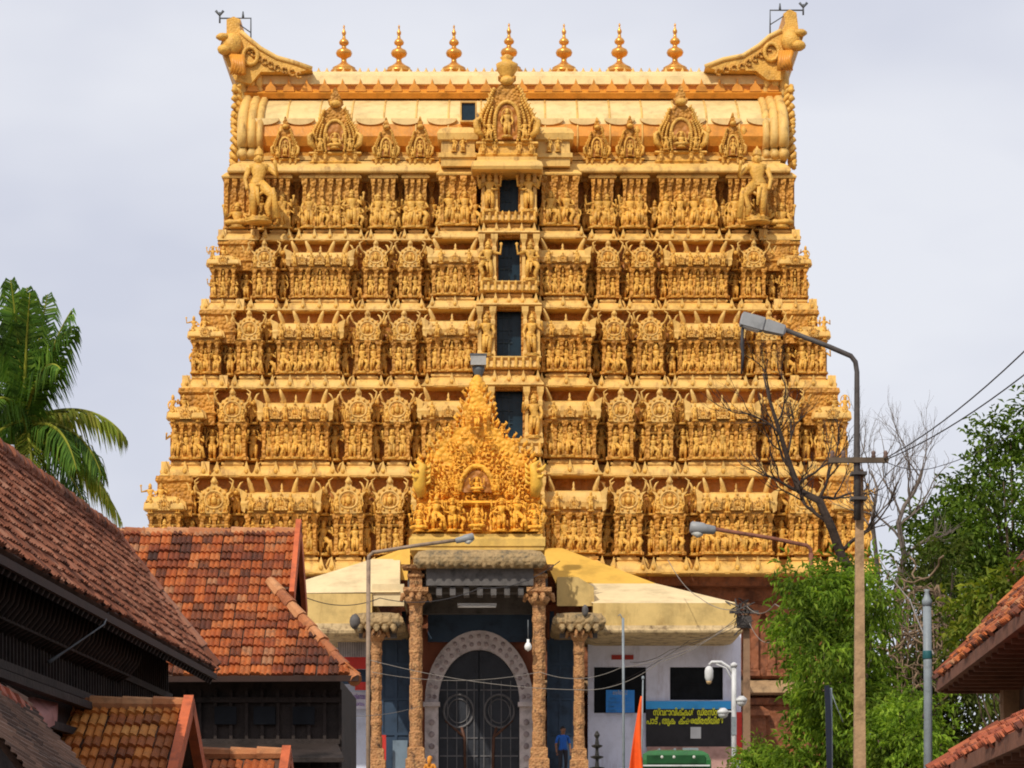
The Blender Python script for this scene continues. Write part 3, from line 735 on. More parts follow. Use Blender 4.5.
# bell-shaped urn above the middle gable, small barrel shrines beside it and the little square window
cb = MB(); c = W(507, 82, 110.9)
cb.lathe([(.18, 0), (.2, .12), (.42, .5), (.45, .7), (.26, .8), (.2, .88), (.28, .98), (.08, 1.1)], c, 14, 3)
build(cb, 'gable_urn', GM, vault)
cb = MB()
cb.loft([(0, .05), (.12, 0), (.3, .06), (.42, .25), (.55, .25), (.55, .9)], 2.9, 3.0, (W(507, 157, 110.4).x, 110.2, W(507, 170, 110.4).z), 0)
build(cb, 'gable_ledge', GM, vault)
for px in (458, 553):
    b = MB(); s = 111.3/F; w = 34*s
    b.loft([(0, 0), (.3, 0), (.34, -.1), (.5, -.1), (.55, 0), (1.0, .02), (1.05, -.12), (1.3, -.16), (1.5, -.05), (1.62, .2), (1.7, .5)], w, 1.6, W(px, 166, 111.3), 0)
    figure(b, 'sway', .62, W(px-4, 152, 111.2)); figure(b, 'sway2', .62, W(px+5, 152, 111.2))
    build(b, 'small_barrel_shrine', GM, vault)
b = MB(); c = W(468.5, 113, 112.5)
b.box((c.x, 112.62, c.z), (.56, .5, .72), 0); 
for sx in (-1, 1): b.box((c.x+sx*.31, 112.58, c.z), (.06, .6, .84), 1)
for sz in (-1, 1): b.box((c.x, 112.58, c.z+sz*.39), (.56, .6, .06), 1)
build(b, 'window', [DARKWIN, G_CREAM], vault)
# great door guardians on the top corners
for px, sx in ((259, 1), (757, -1)):
    p = W(px, 223, 111.3)
    st = link('guardian_statue', statue_mesh('guard'), tower, p); s_ = 76*111.3/F
    st.scale = (sx*s_*.92, s_*.8, s_)
# ---------------------------------------------------------------- ground, street, steps, platform
EARTH = mat('dusty_earth', (.22, .16, .11), .9, .25, .5, .4, 6)
ASPH = mat('worn_asphalt', (.055, .053, .05), .85, .25, .8, .4, 20)
PAVE = mat('granite_paving', (.42, .38, .32), .8, .2, .9, .4, 9)
PAINT = mat('white_road_paint', (.7, .7, .66), .7, .15, 3)
def gz(y):
    "street height: it climbs gently towards the temple"
    t = min(1, max(0, (y-15)/70)); t = t*t*(3-2*t)
    return 3.0*t
g = MB(); ys = [-3000, -200, -20, 0]+[10+4*k for k in range(21)]+[300, 3000]; xs = [-3000, -60, -8, 0, 8, 60, 3000]
for y in ys:
    for x in xs: g.v.append((x, y, gz(y)-.01))
nx = len(xs)
for j in range(len(ys)-1):
    for i in range(nx-1): g.f.append((j*nx+i, j*nx+i+1, (j+1)*nx+i+1, (j+1)*nx+i)); g.m.append(0); g.s.append(True)
tag(build(g, 'ground', EARTH), kind='structure')
def strip(x0, x1, y0, y1, dz, m, name, n=20):
    b = MB()
    for k in range(n):
        a, c = y0+(y1-y0)*k/n, y0+(y1-y0)*(k+1)/n
        b.quad((x0, a, gz(a)+dz), (x1, a, gz(a)+dz), (x1, c, gz(c)+dz), (x0, c, gz(c)+dz))
    return tag(build(b, name, m), kind='structure')
strip(-3.0, 3.2, -40, 88, .02, ASPH, 'road', 32)
b = MB()
for k in range(20):
    y = -20+5.2*k; b.quad((-.06, y, gz(y)+.026), (.06, y, gz(y)+.026), (.06, y+2, gz(y+2)+.026), (-.06, y+2, gz(y+2)+.026))
tag(build(b, 'road_marking', PAINT), kind='structure')
for sx, nm in ((-1, 'kerb'), (1, 'kerb')):
    b = MB(); xk = -3.15 if sx < 0 else 3.35
    for k in range(32):
        a, c = -40+128*k/32, -40+128*(k+1)/32
        za, zc = gz(a), gz(c)
        b.add([(xk-.14, a, za-.1), (xk+.14, a, za-.1), (xk+.14, a, za+.13), (xk-.14, a, za+.13), (xk-.14, c, zc-.1), (xk+.14, c, zc-.1), (xk+.14, c, zc+.13), (xk-.14, c, zc+.13)], [(0,1,5,4),(1,2,6,5),(2,3,7,6),(3,0,4,7),(0,3,2,1),(4,5,6,7)], 0)
    tag(build(b, nm, PAVE), kind='structure')
b = MB()
for k in range(16): b.box((-1.3, (91.0+.375*k+97.0)/2, 3.0+.175*(k+.5)-2), (9.6, 6.0-.375*k, .175+4), 0)
tag(build(b, 'stone_steps', PAVE), kind='structure')
b = MB(); b.box((0, 119, FLOOR_Z-2.02), (64, 44, 4), 0)
tag(build(b, 'temple_platform', PAVE), kind='structure')

# ---------------------------------------------------------------- gate porch with carved columns and golden crest
COLST = mat('weathered_orange_stone', (.40, .195, .078), .7, .2, 4.5, .4, 12, col2=(.075, .04, .025), dirt=(.60, .36, .15, .9), streak=.3, carve=.4, cscale=13)
SLAB = mat('mossy_tan_stone', (.34, .23, .11), .8, .25, 2.5, .5, 10, col2=(.10, .085, .06), dirt=(.10, .09, .05, .7), streak=.2, carve=.5, cscale=6)
DARKST = mat('dark_granite', (.11, .10, .095), .7, .25, 2, .4, 8)
NAVY = mat('navy_panel_and_void', (.03, .055, .095), .55, .2, 1.5, .1, 8)  # navy of the screens, and of the panels painting dark voids
REDWALL = mat('red_ochre_plaster', (.26, .085, .045), .8, .18, 1.5, .3, 6)
ARCHST = mat('pale_arch_stone', (.66, .58, .57), .75, .15, 2.5, .4, 9, dirt=(.16, .12, .12, .5))
DOORM = mat('dark_iron_door', (.026, .029, .038), .5, .2, 2, .2, 9)
DOORR = mat('dull_grille', (.13, .125, .13), .45, .2, 3)
WOODR = mat('red_brown_door_wood', (.11, .05, .032), .6, .2, 3)
GOLDB = mat('golden_plaster', (.66, .42, .10), .6, .12, 1.5, .3, 8, dirt=(.38, .24, .08, .5), streak=.8)
TUBEW = mat('white_lamp_glass', (.80, .80, .78), .3, .04, 3)
YP = 98.0; sp = YP/F
def PX(px, Y=YP): return (px-512)*Y/F
def PZ(py, Y=YP): return (HY-py)*Y/F+CZ
porch = tag(empty('gate_porch', (PX(479), 103, FLOOR_Z)), 'tall columned stone porch before the tower with a dark slab roof and golden carved crest', 'porch')
def column(px, w, Y, ytop, ycap, name='column'):
    b = MB(); x = PX(px, Y); zt = PZ(ytop, Y); zc = PZ(ycap, Y); s = Y/F; W_ = w*s
    zf = FLOOR_Z-.05
    b.loft([(0, -.14), (.5, -.14), (.55, -.08), (.9, -.08), (.95, 0)], W_, W_, (x, Y-W_/2, zf), 0, back=True)
    sh = zc-zf-.95
    for k in range(3):
        za = zf+.95+sh*k/3; hh = sh/3
        b.lathe([(W_*.56, 0), (W_*.56, hh*.30), (W_*.50, hh*.33), (W_*.50, hh*.62), (W_*.55, hh*.65), (W_*.58, hh*.72), (W_*.55, hh*.78), (W_*.52, hh*.8), (W_*.54, hh*1.0)], (x, Y, za), 8 if k % 2 else 16, 0, smooth=False)
    # capital with drooping corbels
    hc = 16*s
    b.lathe([(W_*.52, 0), (W_*.75, hc*.2), (W_*.95, hc*.4), (W_*.8, hc*.6), (W_*.62, hc*.65)], (x, Y, zc), 12, 0)
    b.loft([(0, .1), (hc*.2, -.02), (hc*.45, -.02)], W_*1.9, W_*1.9, (x, Y-W_*.95, zc+hc*.65), 0, back=True)
    for sx in (-1, 1):
        b.tube([(x+sx*W_*.5, Y, zc+hc*.7), (x+sx*W_*1.05, Y, zc+hc*.65), (x+sx*W_*1.2, Y, zc+hc*.25)], [W_*.3, W_*.26, W_*.12], 7, 0)
        b.tube([(x+sx*W_*.3, Y-W_*.6, zc+hc*.7), (x+sx*W_*.3, Y-W_*1.15, zc+hc*.55), (x+sx*W_*.3, Y-W_*1.25, zc+hc*.2)], [W_*.26, W_*.22, W_*.1], 7, 0)
    z2 = zc+hc*1.1
    if zt-z2 > .4:
        b.loft([(0, 0), ((zt-z2)*.45, 0), ((zt-z2)*.5, -.08), ((zt-z2)*.6, -.08), ((zt-z2)*.66, .03), ((zt-z2)*.8, .03), ((zt-z2)*.86, -.25), (zt-z2, -.30)], W_, W_, (x, Y-W_/2, z2), 0, back=True)
        figure(b, 'stand', (zt-z2)*.45, (x, Y-W_*.55, z2), 0)
    return build(b, name, COLST, porch)
for px in (416, 539): column(px, 12.5, YP, 566, 606); column(px, 12.5, YP+3.4, 566, 606)
for px in (376.5, 579): column(px, 10.5, YP+.8, 629, 642)
b = MB()
x0, x1 = PX(414), PX(546)
def slab(b, xa, xb, ya, yb, pyt, pyb, Y, m=0):
    h = PZ(pyt, Y)-PZ(pyb, Y)
    b.loft([(0, .35), (h*.12, .05), (h*.3, 0), (h*.55, .03), (h*.85, .18), (h, .5)], xb-xa, yb-ya, ((xa+xb)/2, ya, PZ(pyb, Y)), m, back=True)
    n = int((xb-xa)/.32)
    for k in range(n): b.lathe([(.06, -.1), (.14, .05), (.14, .2), (.04, .42)], (xa+.2+(xb-xa-.4)*k/(n-1), ya+.12, PZ(pyb, Y)+h*.1), 6, m)
slab(b, x0, x1, 97.2, 107.2, 548, 567, 97.2)
build(b, 'porch_roof', SLAB, porch)
b = MB()
b.box(((x0+x1)/2, 98.0, PZ(576)), (x1-x0-.9, .7, .75), 0); b.box(((x0+x1)/2, 100.6, PZ(575)), (x1-x0-.9, .7, .75), 0)
b.box(((x0+x1)/2, 103.2, PZ(593, 103.2)), (x1-x0-.2, .6, 1.6), 0)
for px in (416, 539): b.box((PX(px), 102.6, PZ(576)), (.62, 8.4, .7), 0)
for k in range(7): b.box((x0+.9+(x1-x0-1.8)*k/6, 98.2, PZ(592)), (.2, .9, .28), 0)
b.box(((x0+x1)/2, 102.5, PZ(566.5)+.05), (x1-x0-1.0, 8.6, .1), 0)
build(b, 'ceiling_beam', DARKST, porch)
for xa, xb in ((350, 404), (552, 606)):
    b = MB(); slab(b, PX(xa, 98.6), PX(xb, 98.6), 98.3, 107, 612, 627, 98.6)
    b.box((PX((xa+xb)/2, 98.6), 99.3, PZ(633, 99)), (PX(xb-8)-PX(xa+8), .5, .3), 1)
    for k in range(5): b.tube([(PX(xa+10+(xb-xa-20)*k/4, 98.6), 98.9, PZ(629, 98.6)), (PX(xa+10+(xb-xa-20)*k/4, 98.6), 98.25, PZ(628, 98.6)), (PX(xa+10+(xb-xa-20)*k/4, 98.6), 98.2, PZ(632, 98.6))], [.14, .13, .05], 6, 0)
    b.ell((PX((xa+xb)/2+(-22 if xa < 450 else 6), 98.4), 98.3, PZ(622 if xa < 450 else 611, 98.4)), (.2, .2, .28) if xa < 450 else (.12, .12, .22), 1, 9, 6)
    build(b, 'side_roof', [SLAB, DARKST], porch)
# dark blue screens between the columns; the one behind the beam paints the dark void
b = MB(); b.box((PX(480, 103.4), 103.42, PZ(622, 103.4)), (PX(535)-PX(425), .12, 1.5), 0); build(b, 'dark_void_panel', NAVY, porch)
for xa, xb in ((381, 411), (547, 574)):
    b = MB(); Y = 102.3; w = PX(xb, Y)-PX(xa, Y); xc = PX((xa+xb)/2, Y)
    b.box((xc, Y, (FLOOR_Z+PZ(640, Y))/2), (w, .1, PZ(640, Y)-FLOOR_Z), 0)
    for k in range(4): b.box((xc, Y-.07, FLOOR_Z+.3+1.3*k), (w, .06, .1), 0)
    for k in range(3): b.box((xc-w/2+.05+(w-.1)*k/2, Y-.07, (FLOOR_Z+PZ(642, Y))/2), (.1, .061, PZ(642, Y)-FLOOR_Z-.1), 0)
    build(b, 'side_screen', NAVY, porch)
b = MB(); b.box((PX(400, 102), 102.1, PZ(755, 102)), (.55, .08, 1.1), 0); build(b, 'pale_board', mat('faded_blue_board', (.16, .22, .28), .6), porch)
tl = MB(); tl.tube([(PX(458, 99), 98.9, PZ(606.5, 99)), (PX(496, 99), 98.9, PZ(606.5, 99))], .05, 8); tl.box((PX(477, 99), 98.98, PZ(604.5, 99)), (1.4, .08, .08), 0)
tag(build(tl, 'tube_light', TUBEW, None, (PX(477, 99), 98.9, PZ(606, 99))), 'white fluorescent tube under the porch ceiling above the arched door', 'tube light')
bl = MB(); c = Vector((PX(528, 98), 97.45, PZ(648, 98))); bl.lathe([(.02, -.16), (.11, -.1), (.14, 0), (.1, .1), (.05, .16), (.05, .26)], c, 10, 0); bl.tube([c+Vector((0, 0, .25)), c+Vector((0, 0, .95))], .02, 5, 1)
tag(build(bl, 'hanging_bulb', [TUBEW, IRON], None, c), 'round white bulb hanging on a cord by the inner right porch column', 'lamp')
# the gate
YG = 103.6; gate = tag(empty('arched_gate', (PX(479, YG), YG, FLOOR_Z)), 'dark arched double door with circular ironwork in a pale stone arch', 'gate')
def arch_pts(xc, half, zs, ztop, n=24): return [(xc+half*math.cos(a), zs+(ztop-zs)*math.sin(a)) for a in [PI*k/n for k in range(n+1)]]
xc = PX(479, YG); zs = PZ(702, YG); ro, ri = 54*YG/F, 40.5*YG/F; zto, zti = PZ(631, YG), PZ(650, YG)
O = arch_pts(xc, ro, zs, zto); I = arch_pts(xc, ri, zs, zti); zf = FLOOR_Z-.02
b = MB(); n = len(O)
O2 = [(O[0][0], zf)]+O+[(O[-1][0], zf)]; I2 = [(I[0][0], zf)]+I+[(I[-1][0], zf)]
for k in range(len(O2)-1):
    a0, a1, c1, c0 = O2[k], O2[k+1], I2[k+1], I2[k]
    y0, y1 = YG-.25, YG+.3
    b.add([(p[0], y, p[1]) for y in (y0, y1) for p in (a0, a1, c1, c0)], [(0,3,2,1),(4,5,6,7),(0,1,5,4),(2,3,7,6)], 0)
for k in range(19):   # voussoir joints and two rows of small carved bosses
    a = PI*(k+.5)/19
    for f in (.30, .70):
        rx, rz = ri+(ro-ri)*f, (zti-zs)+((zto-zs)-(zti-zs))*f
        b.ell((xc+rx*math.cos(a), YG-.25, zs+rz*math.sin(a)), (.09, .05, .09), 1, 7, 4)
for sx in (-1, 1):
    b.box((xc+sx*(ro+ri)/2, YG-.28, PZ(705, YG)), (ro-ri+.12, .5, .16), 0)
    for k in range(5): b.ell((xc+sx*(ro+ri)/2, YG-.26, FLOOR_Z+.3+.45*k), (.12, .05, .12), 1, 7, 4)
build(b, 'stone_arch', [ARCHST, mat('arch_boss_stone', (.42, .34, .34), .8)], gate)
for sx in (-1, 1):
    b = MB(); pts = [(xc+sx*.02, zf), (xc+sx*ri, zf)]+[(xc+sx*ri*math.cos(PI/2*k/14), zs+(zti-zs)*math.sin(PI/2*k/14)) for k in range(15)][:-1]+[(xc+sx*.02, zti)]
    b.extr(pts[::-1] if sx > 0 else pts, YG+.02, YG+.14, 0)
    cx_, cz_ = xc+sx*ri*.50, PZ(711, YG)
    b.tube([(cx_+.56*math.cos(a), YG-.01, cz_+.62*math.sin(a)) for a in [2*PI*k/28 for k in range(28)]], .05, 6, 1, True)
    b.tube([(cx_+.40*math.cos(a), YG-.01, cz_+.45*math.sin(a)) for a in [2*PI*k/24 for k in range(24)]], .025, 5, 1, True)
    b.tube([(cx_-sx*.1, YG-.01, cz_-.6), (xc+sx*ri*.36, YG-.01, cz_-1.0), (xc+sx*ri*.34, YG-.01, zf+.2)], .06, 6, 2)
    b.tube([(cx_+sx*.5, YG-.01, cz_-.35), (xc+sx*ri*.36, YG-.01, cz_-1.0)], .05, 6, 2)
    for u in (.12, .3, .55, .78): b.box((xc+sx*ri*u, YG+.0, (zf+zs)/2+.5), (.035, .05, zs-zf+.6), 1)
    for zq in (PZ(756, YG), PZ(690, YG), PZ(738, YG)): b.box((xc+sx*ri*.5, YG+.005, zq), (ri*.94, .05, .05), 1)
    build(b, 'door_leaf', [DOORM, DOORR, WOODR], gate)
b = MB(); b.box((xc, YG+.22, (zf+zti)/2), (2*ri+.3, .08, zti-zf), 0); build(b, 'door_light_block', DOORM, gate)  # added panel behind the leaves, stops daylight showing through the gap
for px in (404, 552):
    b = MB(); b.box((PX(px, 104), 104.8, (FLOOR_Z+PZ(612, 104))/2), (.15, 2.2, PZ(612, 104)-FLOOR_Z), 0); build(b, 'sun_blocker_wall', NAVY, porch)  # added walls that block the sun from the gate wall
b = MB()    # red wall round the arch
Q = [(PX(424, YG), zf), (PX(424, YG), PZ(632, YG)), (PX(480, YG), PZ(629, YG)), (PX(536, YG), PZ(632, YG)), (PX(536, YG), zf)]
for k in range(len(O)-1):
    a, c = O[k], O[k+1]; zt = PZ(628, YG)
    b.quad((a[0], YG+.05, a[1]), (a[0], YG+.05, zt), (c[0], YG+.05, zt), (c[0], YG+.05, c[1]))
for sx in (-1, 1):
    xe = xc+sx*(ro+.35); b.box((xc+sx*(ro+.2), YG+.1, (zf+PZ(628, YG))/2), (.4, .1, PZ(628, YG)-zf), 0)
build(b, 'gate_wall', REDWALL, gate)

# golden crest over the porch
b = MB(); xa, xb = PX(410), PX(544)
b.loft([(0, 0), (.12, 0), (.14, -.05), (.4, -.05), (.5, .05), (.58, .05)], xb-xa, 5, ((xa+xb)/2, 98.3, PZ(549)), 0, back=True)
build(b, 'crest_plinth', GOLDB, porch)
G_YALI = mat('yellow_gilt_paint', (.80, .46, .06), .55, .1, 2, .3, 9, dirt=(.6, .3, .05, .5))
def crest():
    s = 99.0/F; mb = MB(); O = Vector((PX(477, 99), 98.6, PZ(534, 98.6)))
    L = lambda px, py: ((px-477)*s, (534-py)*s)
    # row of figures between small pillars under a moulded ledge
    h1 = 34*s; w1 = 122*s
    mb.loft([(0, .05), (.1, 0), (.12, .35), (h1*.84, .35)], w1, 3.4, (0, 0, 0), 6, back=True)
    mb.loft([(h1*.82, .3), (h1*.84, -.1), (h1*.90, -.2), (h1*.96, -.12), (h1*1.0, .1)], w1*.66, 3.0, (0, .05, 0), 6)
    r2 = random.Random(5)
    for k in range(13):
        x = -w1*.46+w1*.92*k/12
        mb.loft([(0, 0), (.1, .03), (h1*.7, .03), (h1*.82, -.05)], .13, .2, (x+w1*.035, .2, .1), 6)
        if k % 2 == 0 or k in (1, 11): figure(mb, r2.choice(['seat', 'stand', 'sway', 'dance', 'four']), h1*r2.uniform(.8, 1.0), (x, -.05, .05), 6)
    for sx in (-1, 1):
        figure(mb, 'guard', h1*1.05, (sx*w1*.33, -.25, .05), 6); figure(mb, 'seat', h1*.95, (sx*w1*.47, -.2, .05), 6); figure(mb, 'four', h1*.98, (sx*w1*.2, -.25, .05), 6)
    figure(mb, 'seat', h1*.9, (0, -.3, .1), 6)
    # bell of scrollwork
    out = [L(*p) for p in [(416, 500), (414, 488), (418, 476), (414, 462), (424, 464), (428, 452), (438, 450), (440, 440), (452, 436), (455, 427), (466, 424), (464, 412), (462, 400), (468, 404), (471, 394), (477, 384), (483, 394), (487, 404), (492, 400), (490, 412), (489, 424), (499, 427), (503, 436), (514, 440), (516, 450), (526, 452), (530, 464), (541, 460), (537, 476), (540, 488), (538, 500)]]
    mb.extr(out, .5, 2.2, 6)
    cz = L(477, 492)[1]
    HWT = [(381, 5), (390, 9), (397, 14), (408, 15), (418, 19), (424, 27), (430, 32), (440, 43), (454, 54), (470, 59), (500, 62)]
    def hwp(py):
        for (a, wa), (c, wc) in zip(HWT, HWT[1:]):
            if py <= c: return wa+(wc-wa)*max(0, (py-a)/(c-a))
        return HWT[-1][1]
    py = 496.0; row = 0
    while py > 386:
        w_ = hwp(py); n_ = max(1, int(2*w_/5.2)); f_ = (496-py)/110
        for k in range(n_+1):
            px = 477-w_+2*w_*k/n_+(r2.uniform(-1, 1)); x, z = L(px, py+r2.uniform(-1.2, 1.2)); edge_ = k in (0, n_); u = (px-477)/max(w_, 1)
            yy = .28+.12*abs(u)+.06*math.sin(row*1.3+k)+f_*.5; q = r2.uniform(.085, .125)
            c_ = r2.random(); sg_ = 1 if u > 0 else -1
            if edge_ or c_ < .35: mb.tube([(x, yy, z-q*.6), (x+sg_*q*.5, yy-.07, z+q*.3), (x+sg_*q*(.9+.35*edge_), yy-.06, z+q*1.0), (x+sg_*q*(.5+.3*edge_), yy-.03, z+q*1.6)], [q*.6, q*.55, q*.4, q*.1], 5, 6)
            elif c_ < .62: mb.tube([(x+q*1.05*math.cos(t)*(.25+.75*t/5.4), yy-.03, z+q*1.05*math.sin(t)*(.25+.75*t/5.4)) for t in [.6*i_ for i_ in range(10)]], q*.36, 5, 6)
            elif c_ < .80: figure(mb, r2.choice(POSES), q*4.0, (x, yy-.02, z-q*1.6), 6)
            else: mb.ell((x, yy-.02, z), (q*.6, .12, q*.9), 6, 6, 4)
        py -= 5.2; row += 1
    mb.tube([(17*s*math.cos(a), .08, L(0, 492)[1]+26*s*math.sin(a)) for a in [PI*k/14 for k in range(15)]], .1, 6, 6)
    mb.extr(arc(0, cz, 15*s, 22*s, 0, 180, 10)[::-1], .1, .3, 2)
    figure(mb, 'seat', 24*s, (0, .0, cz), 6)
    for sx in (-1, 1): figure(mb, 'four', 20*s, (sx*20*s, .0, cz-.1), 6); figure(mb, 'dance', 17*s, (sx*33*s, .05, cz-.1), 6); figure(mb, 'seat', 14*s, (sx*12*s, .1, L(0, 440)[1]), 6)
    figure(mb, 'four', 22*s, (0, .25, L(0, 428)[1]), 6); figure(mb, 'stand', 15*s, (-8*s, .25, L(0, 422)[1]), 6); figure(mb, 'stand', 15*s, (8*s, .25, L(0, 422)[1]), 6)
    mb.lathe([(.1, 0), (.3, .15), (.2, .35), (.32, .6), (.3, .9), (.16, 1.1), (.1, 1.2)], (0, 1.2, L(0, 403)[1]), 10, 6)
    me = mb.mesh('crest', GM)
    c = link('crest', me, porch, O)
    for sx in (-1, 1):   # bright yali heads on the shoulders
        y = MB()
        y.tube([(0, 0, -1.3), (sx*.12, -.12, -.6), (sx*.1, -.25, 0), (sx*-.05, -.3, .5), (sx*.25, -.3, .75)], [.22, .34, .30, .2, .05], 8, 7)
        y.tube([(sx*.05, -.3, .1), (sx*.45, -.45, .25), (sx*.6, -.45, .55)], [.18, .13, .03], 7, 7); y.tube([(sx*.05, -.3, -.2), (sx*.4, -.5, -.2), (sx*.5, -.5, 0)], [.16, .1, .03], 7, 7)
        for k in range(4): y.tube([(-sx*.1, -.1, .3-.3*k), (-sx*.4, -.15, .45-.3*k), (-sx*.45, -.15, .7-.3*k)], [.14, .1, .02], 5, 7)
        y.ell((sx*.2, -.55, .12), (.08, .06, .09), 2, 7, 5)
        link('yali_head', y.mesh('yali_head', GM+[G_YALI]), c, O+Vector(((422-477)*s if sx < 0 else (534-477)*s, .25, (534-474)*s))).scale = (.7, .7, .62)
    return c
crest()
b = MB(); c = Vector((PX(478.5, 100), 99.9, PZ(380, 100)))
b.lathe([(.08, -.05), (.12, .1), (.22, .32), (.24, .44)], c, 14, 1); b.box(c+Vector((0, -.05, .66)), (.56, .5, .36), 0); b.box(c+Vector((0, -.05, .86)), (.62, .56, .05), 1); b.tube([c+Vector((0, 0, -.6)), c], .07, 8, 1)
tag(build(b, 'floodlight', [mat('pale_lamp_housing', (.36, .35, .33), .5), IRON], None, c), 'grey floodlight box on a dark cone mounted on top of the golden crest', 'floodlight')

# ---------------------------------------------------------------- the two halls with yellow concrete roofs
YEL = mat('yellow_wall_paint', (.64, .45, .17), .75, .12, 1.0, .2, 8, dirt=(.34, .21, .07, .7), streak=.85)
CREAMR = mat('cream_roof_screed', (.72, .57, .33), .75, .1, .8, .25, 6, dirt=(.45, .33, .18, .45))
ORNR = mat('golden_roof_screed', (.68, .40, .07), .7, .1, .9, .2, 6, dirt=(.5, .27, .05, .4))
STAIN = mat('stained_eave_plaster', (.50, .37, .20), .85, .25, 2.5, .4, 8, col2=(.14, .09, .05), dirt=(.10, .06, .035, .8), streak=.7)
LAV = mat('lavender_limewash', (.74, .76, .92), .8, .08, .8, .2, 8, dirt=(.33, .27, .32, .6), streak=.85)
WINB = mat('dark_window_grille', (.012, .014, .018), .9, .2, 2)
BLUEB = mat('bright_blue_board', (.04, .27, .78), .55, .1, 2)
BLACKB = mat('black_sign_board', (.022, .02, .024), .6, .2, 2)
PINKW = mat('pink_plaster', (.42, .25, .22), .8, .2, 1.5, .2, 8, dirt=(.2, .1, .08, .5))
SIGNY = mat('yellow_lettering', (.78, .80, .04), .6, .1, 3)
REDP = mat('red_painted_board', (.52, .035, .025), .55, .12, 2)
WHITEP = mat('white_paper', (.55, .56, .58), .7, .1, 2)
YF = 100.3; YW = 104.3
hall = tag(empty('temple_hall', (PX(665, YW), 107, FLOOR_Z)), 'lavender hall with two dark windows under a stained yellow concrete roof, right of the porch', 'building')
b = MB(); xa, xb = PX(588, YW), PX(741, YW); zt = PZ(632, YW)
for (x0_, x1_, y0_, y1_) in ((588, 594, 632, 800), (594, 646, 632, 667), (646, 670, 632, 800), (670, 723, 632, 667), (723, 741, 632, 800), (594, 646, 713, 800), (670, 723, 700, 800)):
    z1, z0_ = PZ(y0_, YW), max(FLOOR_Z-.1, PZ(y1_, YW)); b.box(((PX(x0_, YW)+PX(x1_, YW))/2, YW+.15, (z0_+z1)/2), (PX(x1_, YW)-PX(x0_, YW), .3, z1-z0_), 0)
b.box((xb-.15, 109, (FLOOR_Z+zt)/2), (.3, 9.0, zt-FLOOR_Z), 0)
build(b, 'wall', LAV, hall)
for (x0_, x1_, y0_, y1_) in ((594, 646, 667, 713), (670, 723, 667, 700)):
    b = MB(); X0, X1, Z0, Z1 = PX(x0_, YW), PX(x1_, YW), PZ(y1_, YW), PZ(y0_, YW)
    b.box(((X0+X1)/2, YW+.2, (Z0+Z1)/2), (X1-X0, .06, Z1-Z0), 0)
    for k in range(12): b.box((X0+(X1-X0)*(k+.5)/12, YW+.14, (Z0+Z1)/2), (.02, .02, Z1-Z0), 0)
    b.box(((X0+X1)/2, YW+.121, (Z0+Z1)/2), (X1-X0, .04, .04), 0)
    build(b, 'window', [WINB, IRON], hall)
b = MB()
a0, a1, z0_, z1 = PX(593, YF), PX(737, YF), PZ(626, YF), PZ(603, YF)
b.add([(a0, YF, z0_), (a1, YF, z0_), (a1, YF, z1), (a0, YF, z1), (a0, YW+4, z0_), (a1, YW+4, z0_), (a1, YW+4, z1), (a0, YW+4, z1)], [(0,1,2,3),(1,5,6,2),(4,0,3,7),(0,4,5,1)], 0)
p = [W(592, 603, YF), W(737, 603, YF), W(656, 583.5, 104), W(572, 583.5, 104)]
b.quad(*p, m=1)
b.add([W(737, 603, YF), W(737, 603, YF)+Vector((0, 10, 0)), W(656, 583.5, 104)], [(0, 1, 2)], 1)
b.quad(W(556, 583.5, 104), W(656, 583.5, 104), W(562, 548, 108.4), W(540, 548, 108.4), m=2)
b.add([W(656, 583.5, 104), W(656, 583.5, 104)+Vector((0, 8, 0)), W(562, 548, 108.4)], [(0, 1, 2)], 2)
c = [W(557, 577, YF+.2), W(578, 577, YF+.2), W(594, 587, YF+.2), W(594, 606, YF+.2), W(557, 606, YF+.2)]
b.add(c+[v+Vector((0, 3.5, 0)) for v in c], [(0,4,3,2,1),(0,1,6,5),(1,2,7,6),(2,3,8,7)], 0)
build(b, 'roof', [YEL, CREAMR, ORNR], hall)
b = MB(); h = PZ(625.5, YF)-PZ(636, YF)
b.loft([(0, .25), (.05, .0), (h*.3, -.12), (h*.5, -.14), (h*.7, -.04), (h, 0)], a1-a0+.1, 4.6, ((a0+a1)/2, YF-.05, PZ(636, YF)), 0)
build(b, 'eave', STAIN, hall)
def text(s, size, Y, px, py, m, name, parent, ext=.01, align='CENTER', wid=None, bold=0.0):
    cu = bpy.data.curves.new(name, 'FONT'); cu.body = s; cu.size = size; cu.extrude = ext; cu.align_x = align; cu.align_y = 'CENTER'; cu.offset = bold
    tmp = bpy.data.objects.new(name+'_tmp', cu); COL.objects.link(tmp)
    dg = bpy.context.evaluated_depsgraph_get(); me = bpy.data.meshes.new_from_object(tmp.evaluated_get(dg))
    bpy.data.objects.remove(tmp); bpy.data.curves.remove(cu)
    xs_ = [v.co.x for v in me.vertices] or [0, 1]
    k = 1.0
    if wid: k = wid/max(1e-6, max(xs_)-min(xs_))
    for v in me.vertices: v.co = (v.co.x*k, -v.co.z, v.co.y)
    me.materials.clear(); me.materials.append(m)
    return link(name, me, parent, W(px, py, Y))
def board(x0_, x1_, y0_, y1_, Y, m, name, parent=None, label=None, cat=None, th=.08, back=None):
    b = MB(); X0, X1, Z0, Z1 = PX(x0_, Y), PX(x1_, Y), PZ(y1_, Y), PZ(y0_, Y)
    b.box(((X0+X1)/2, Y+th/2, (Z0+Z1)/2), (X1-X0, th, Z1-Z0), 0)
    o = build(b, name, m, parent, ((X0+X1)/2, Y, Z0))
    if label: tag(o, label, cat)
    return o
YS = YW-.12
sg = board(646, 731, 709.3, 747, YS, BLACKB, 'signboard', None, 'black signboard with two lines of yellow Malayalam lettering under the right window', 'sign')
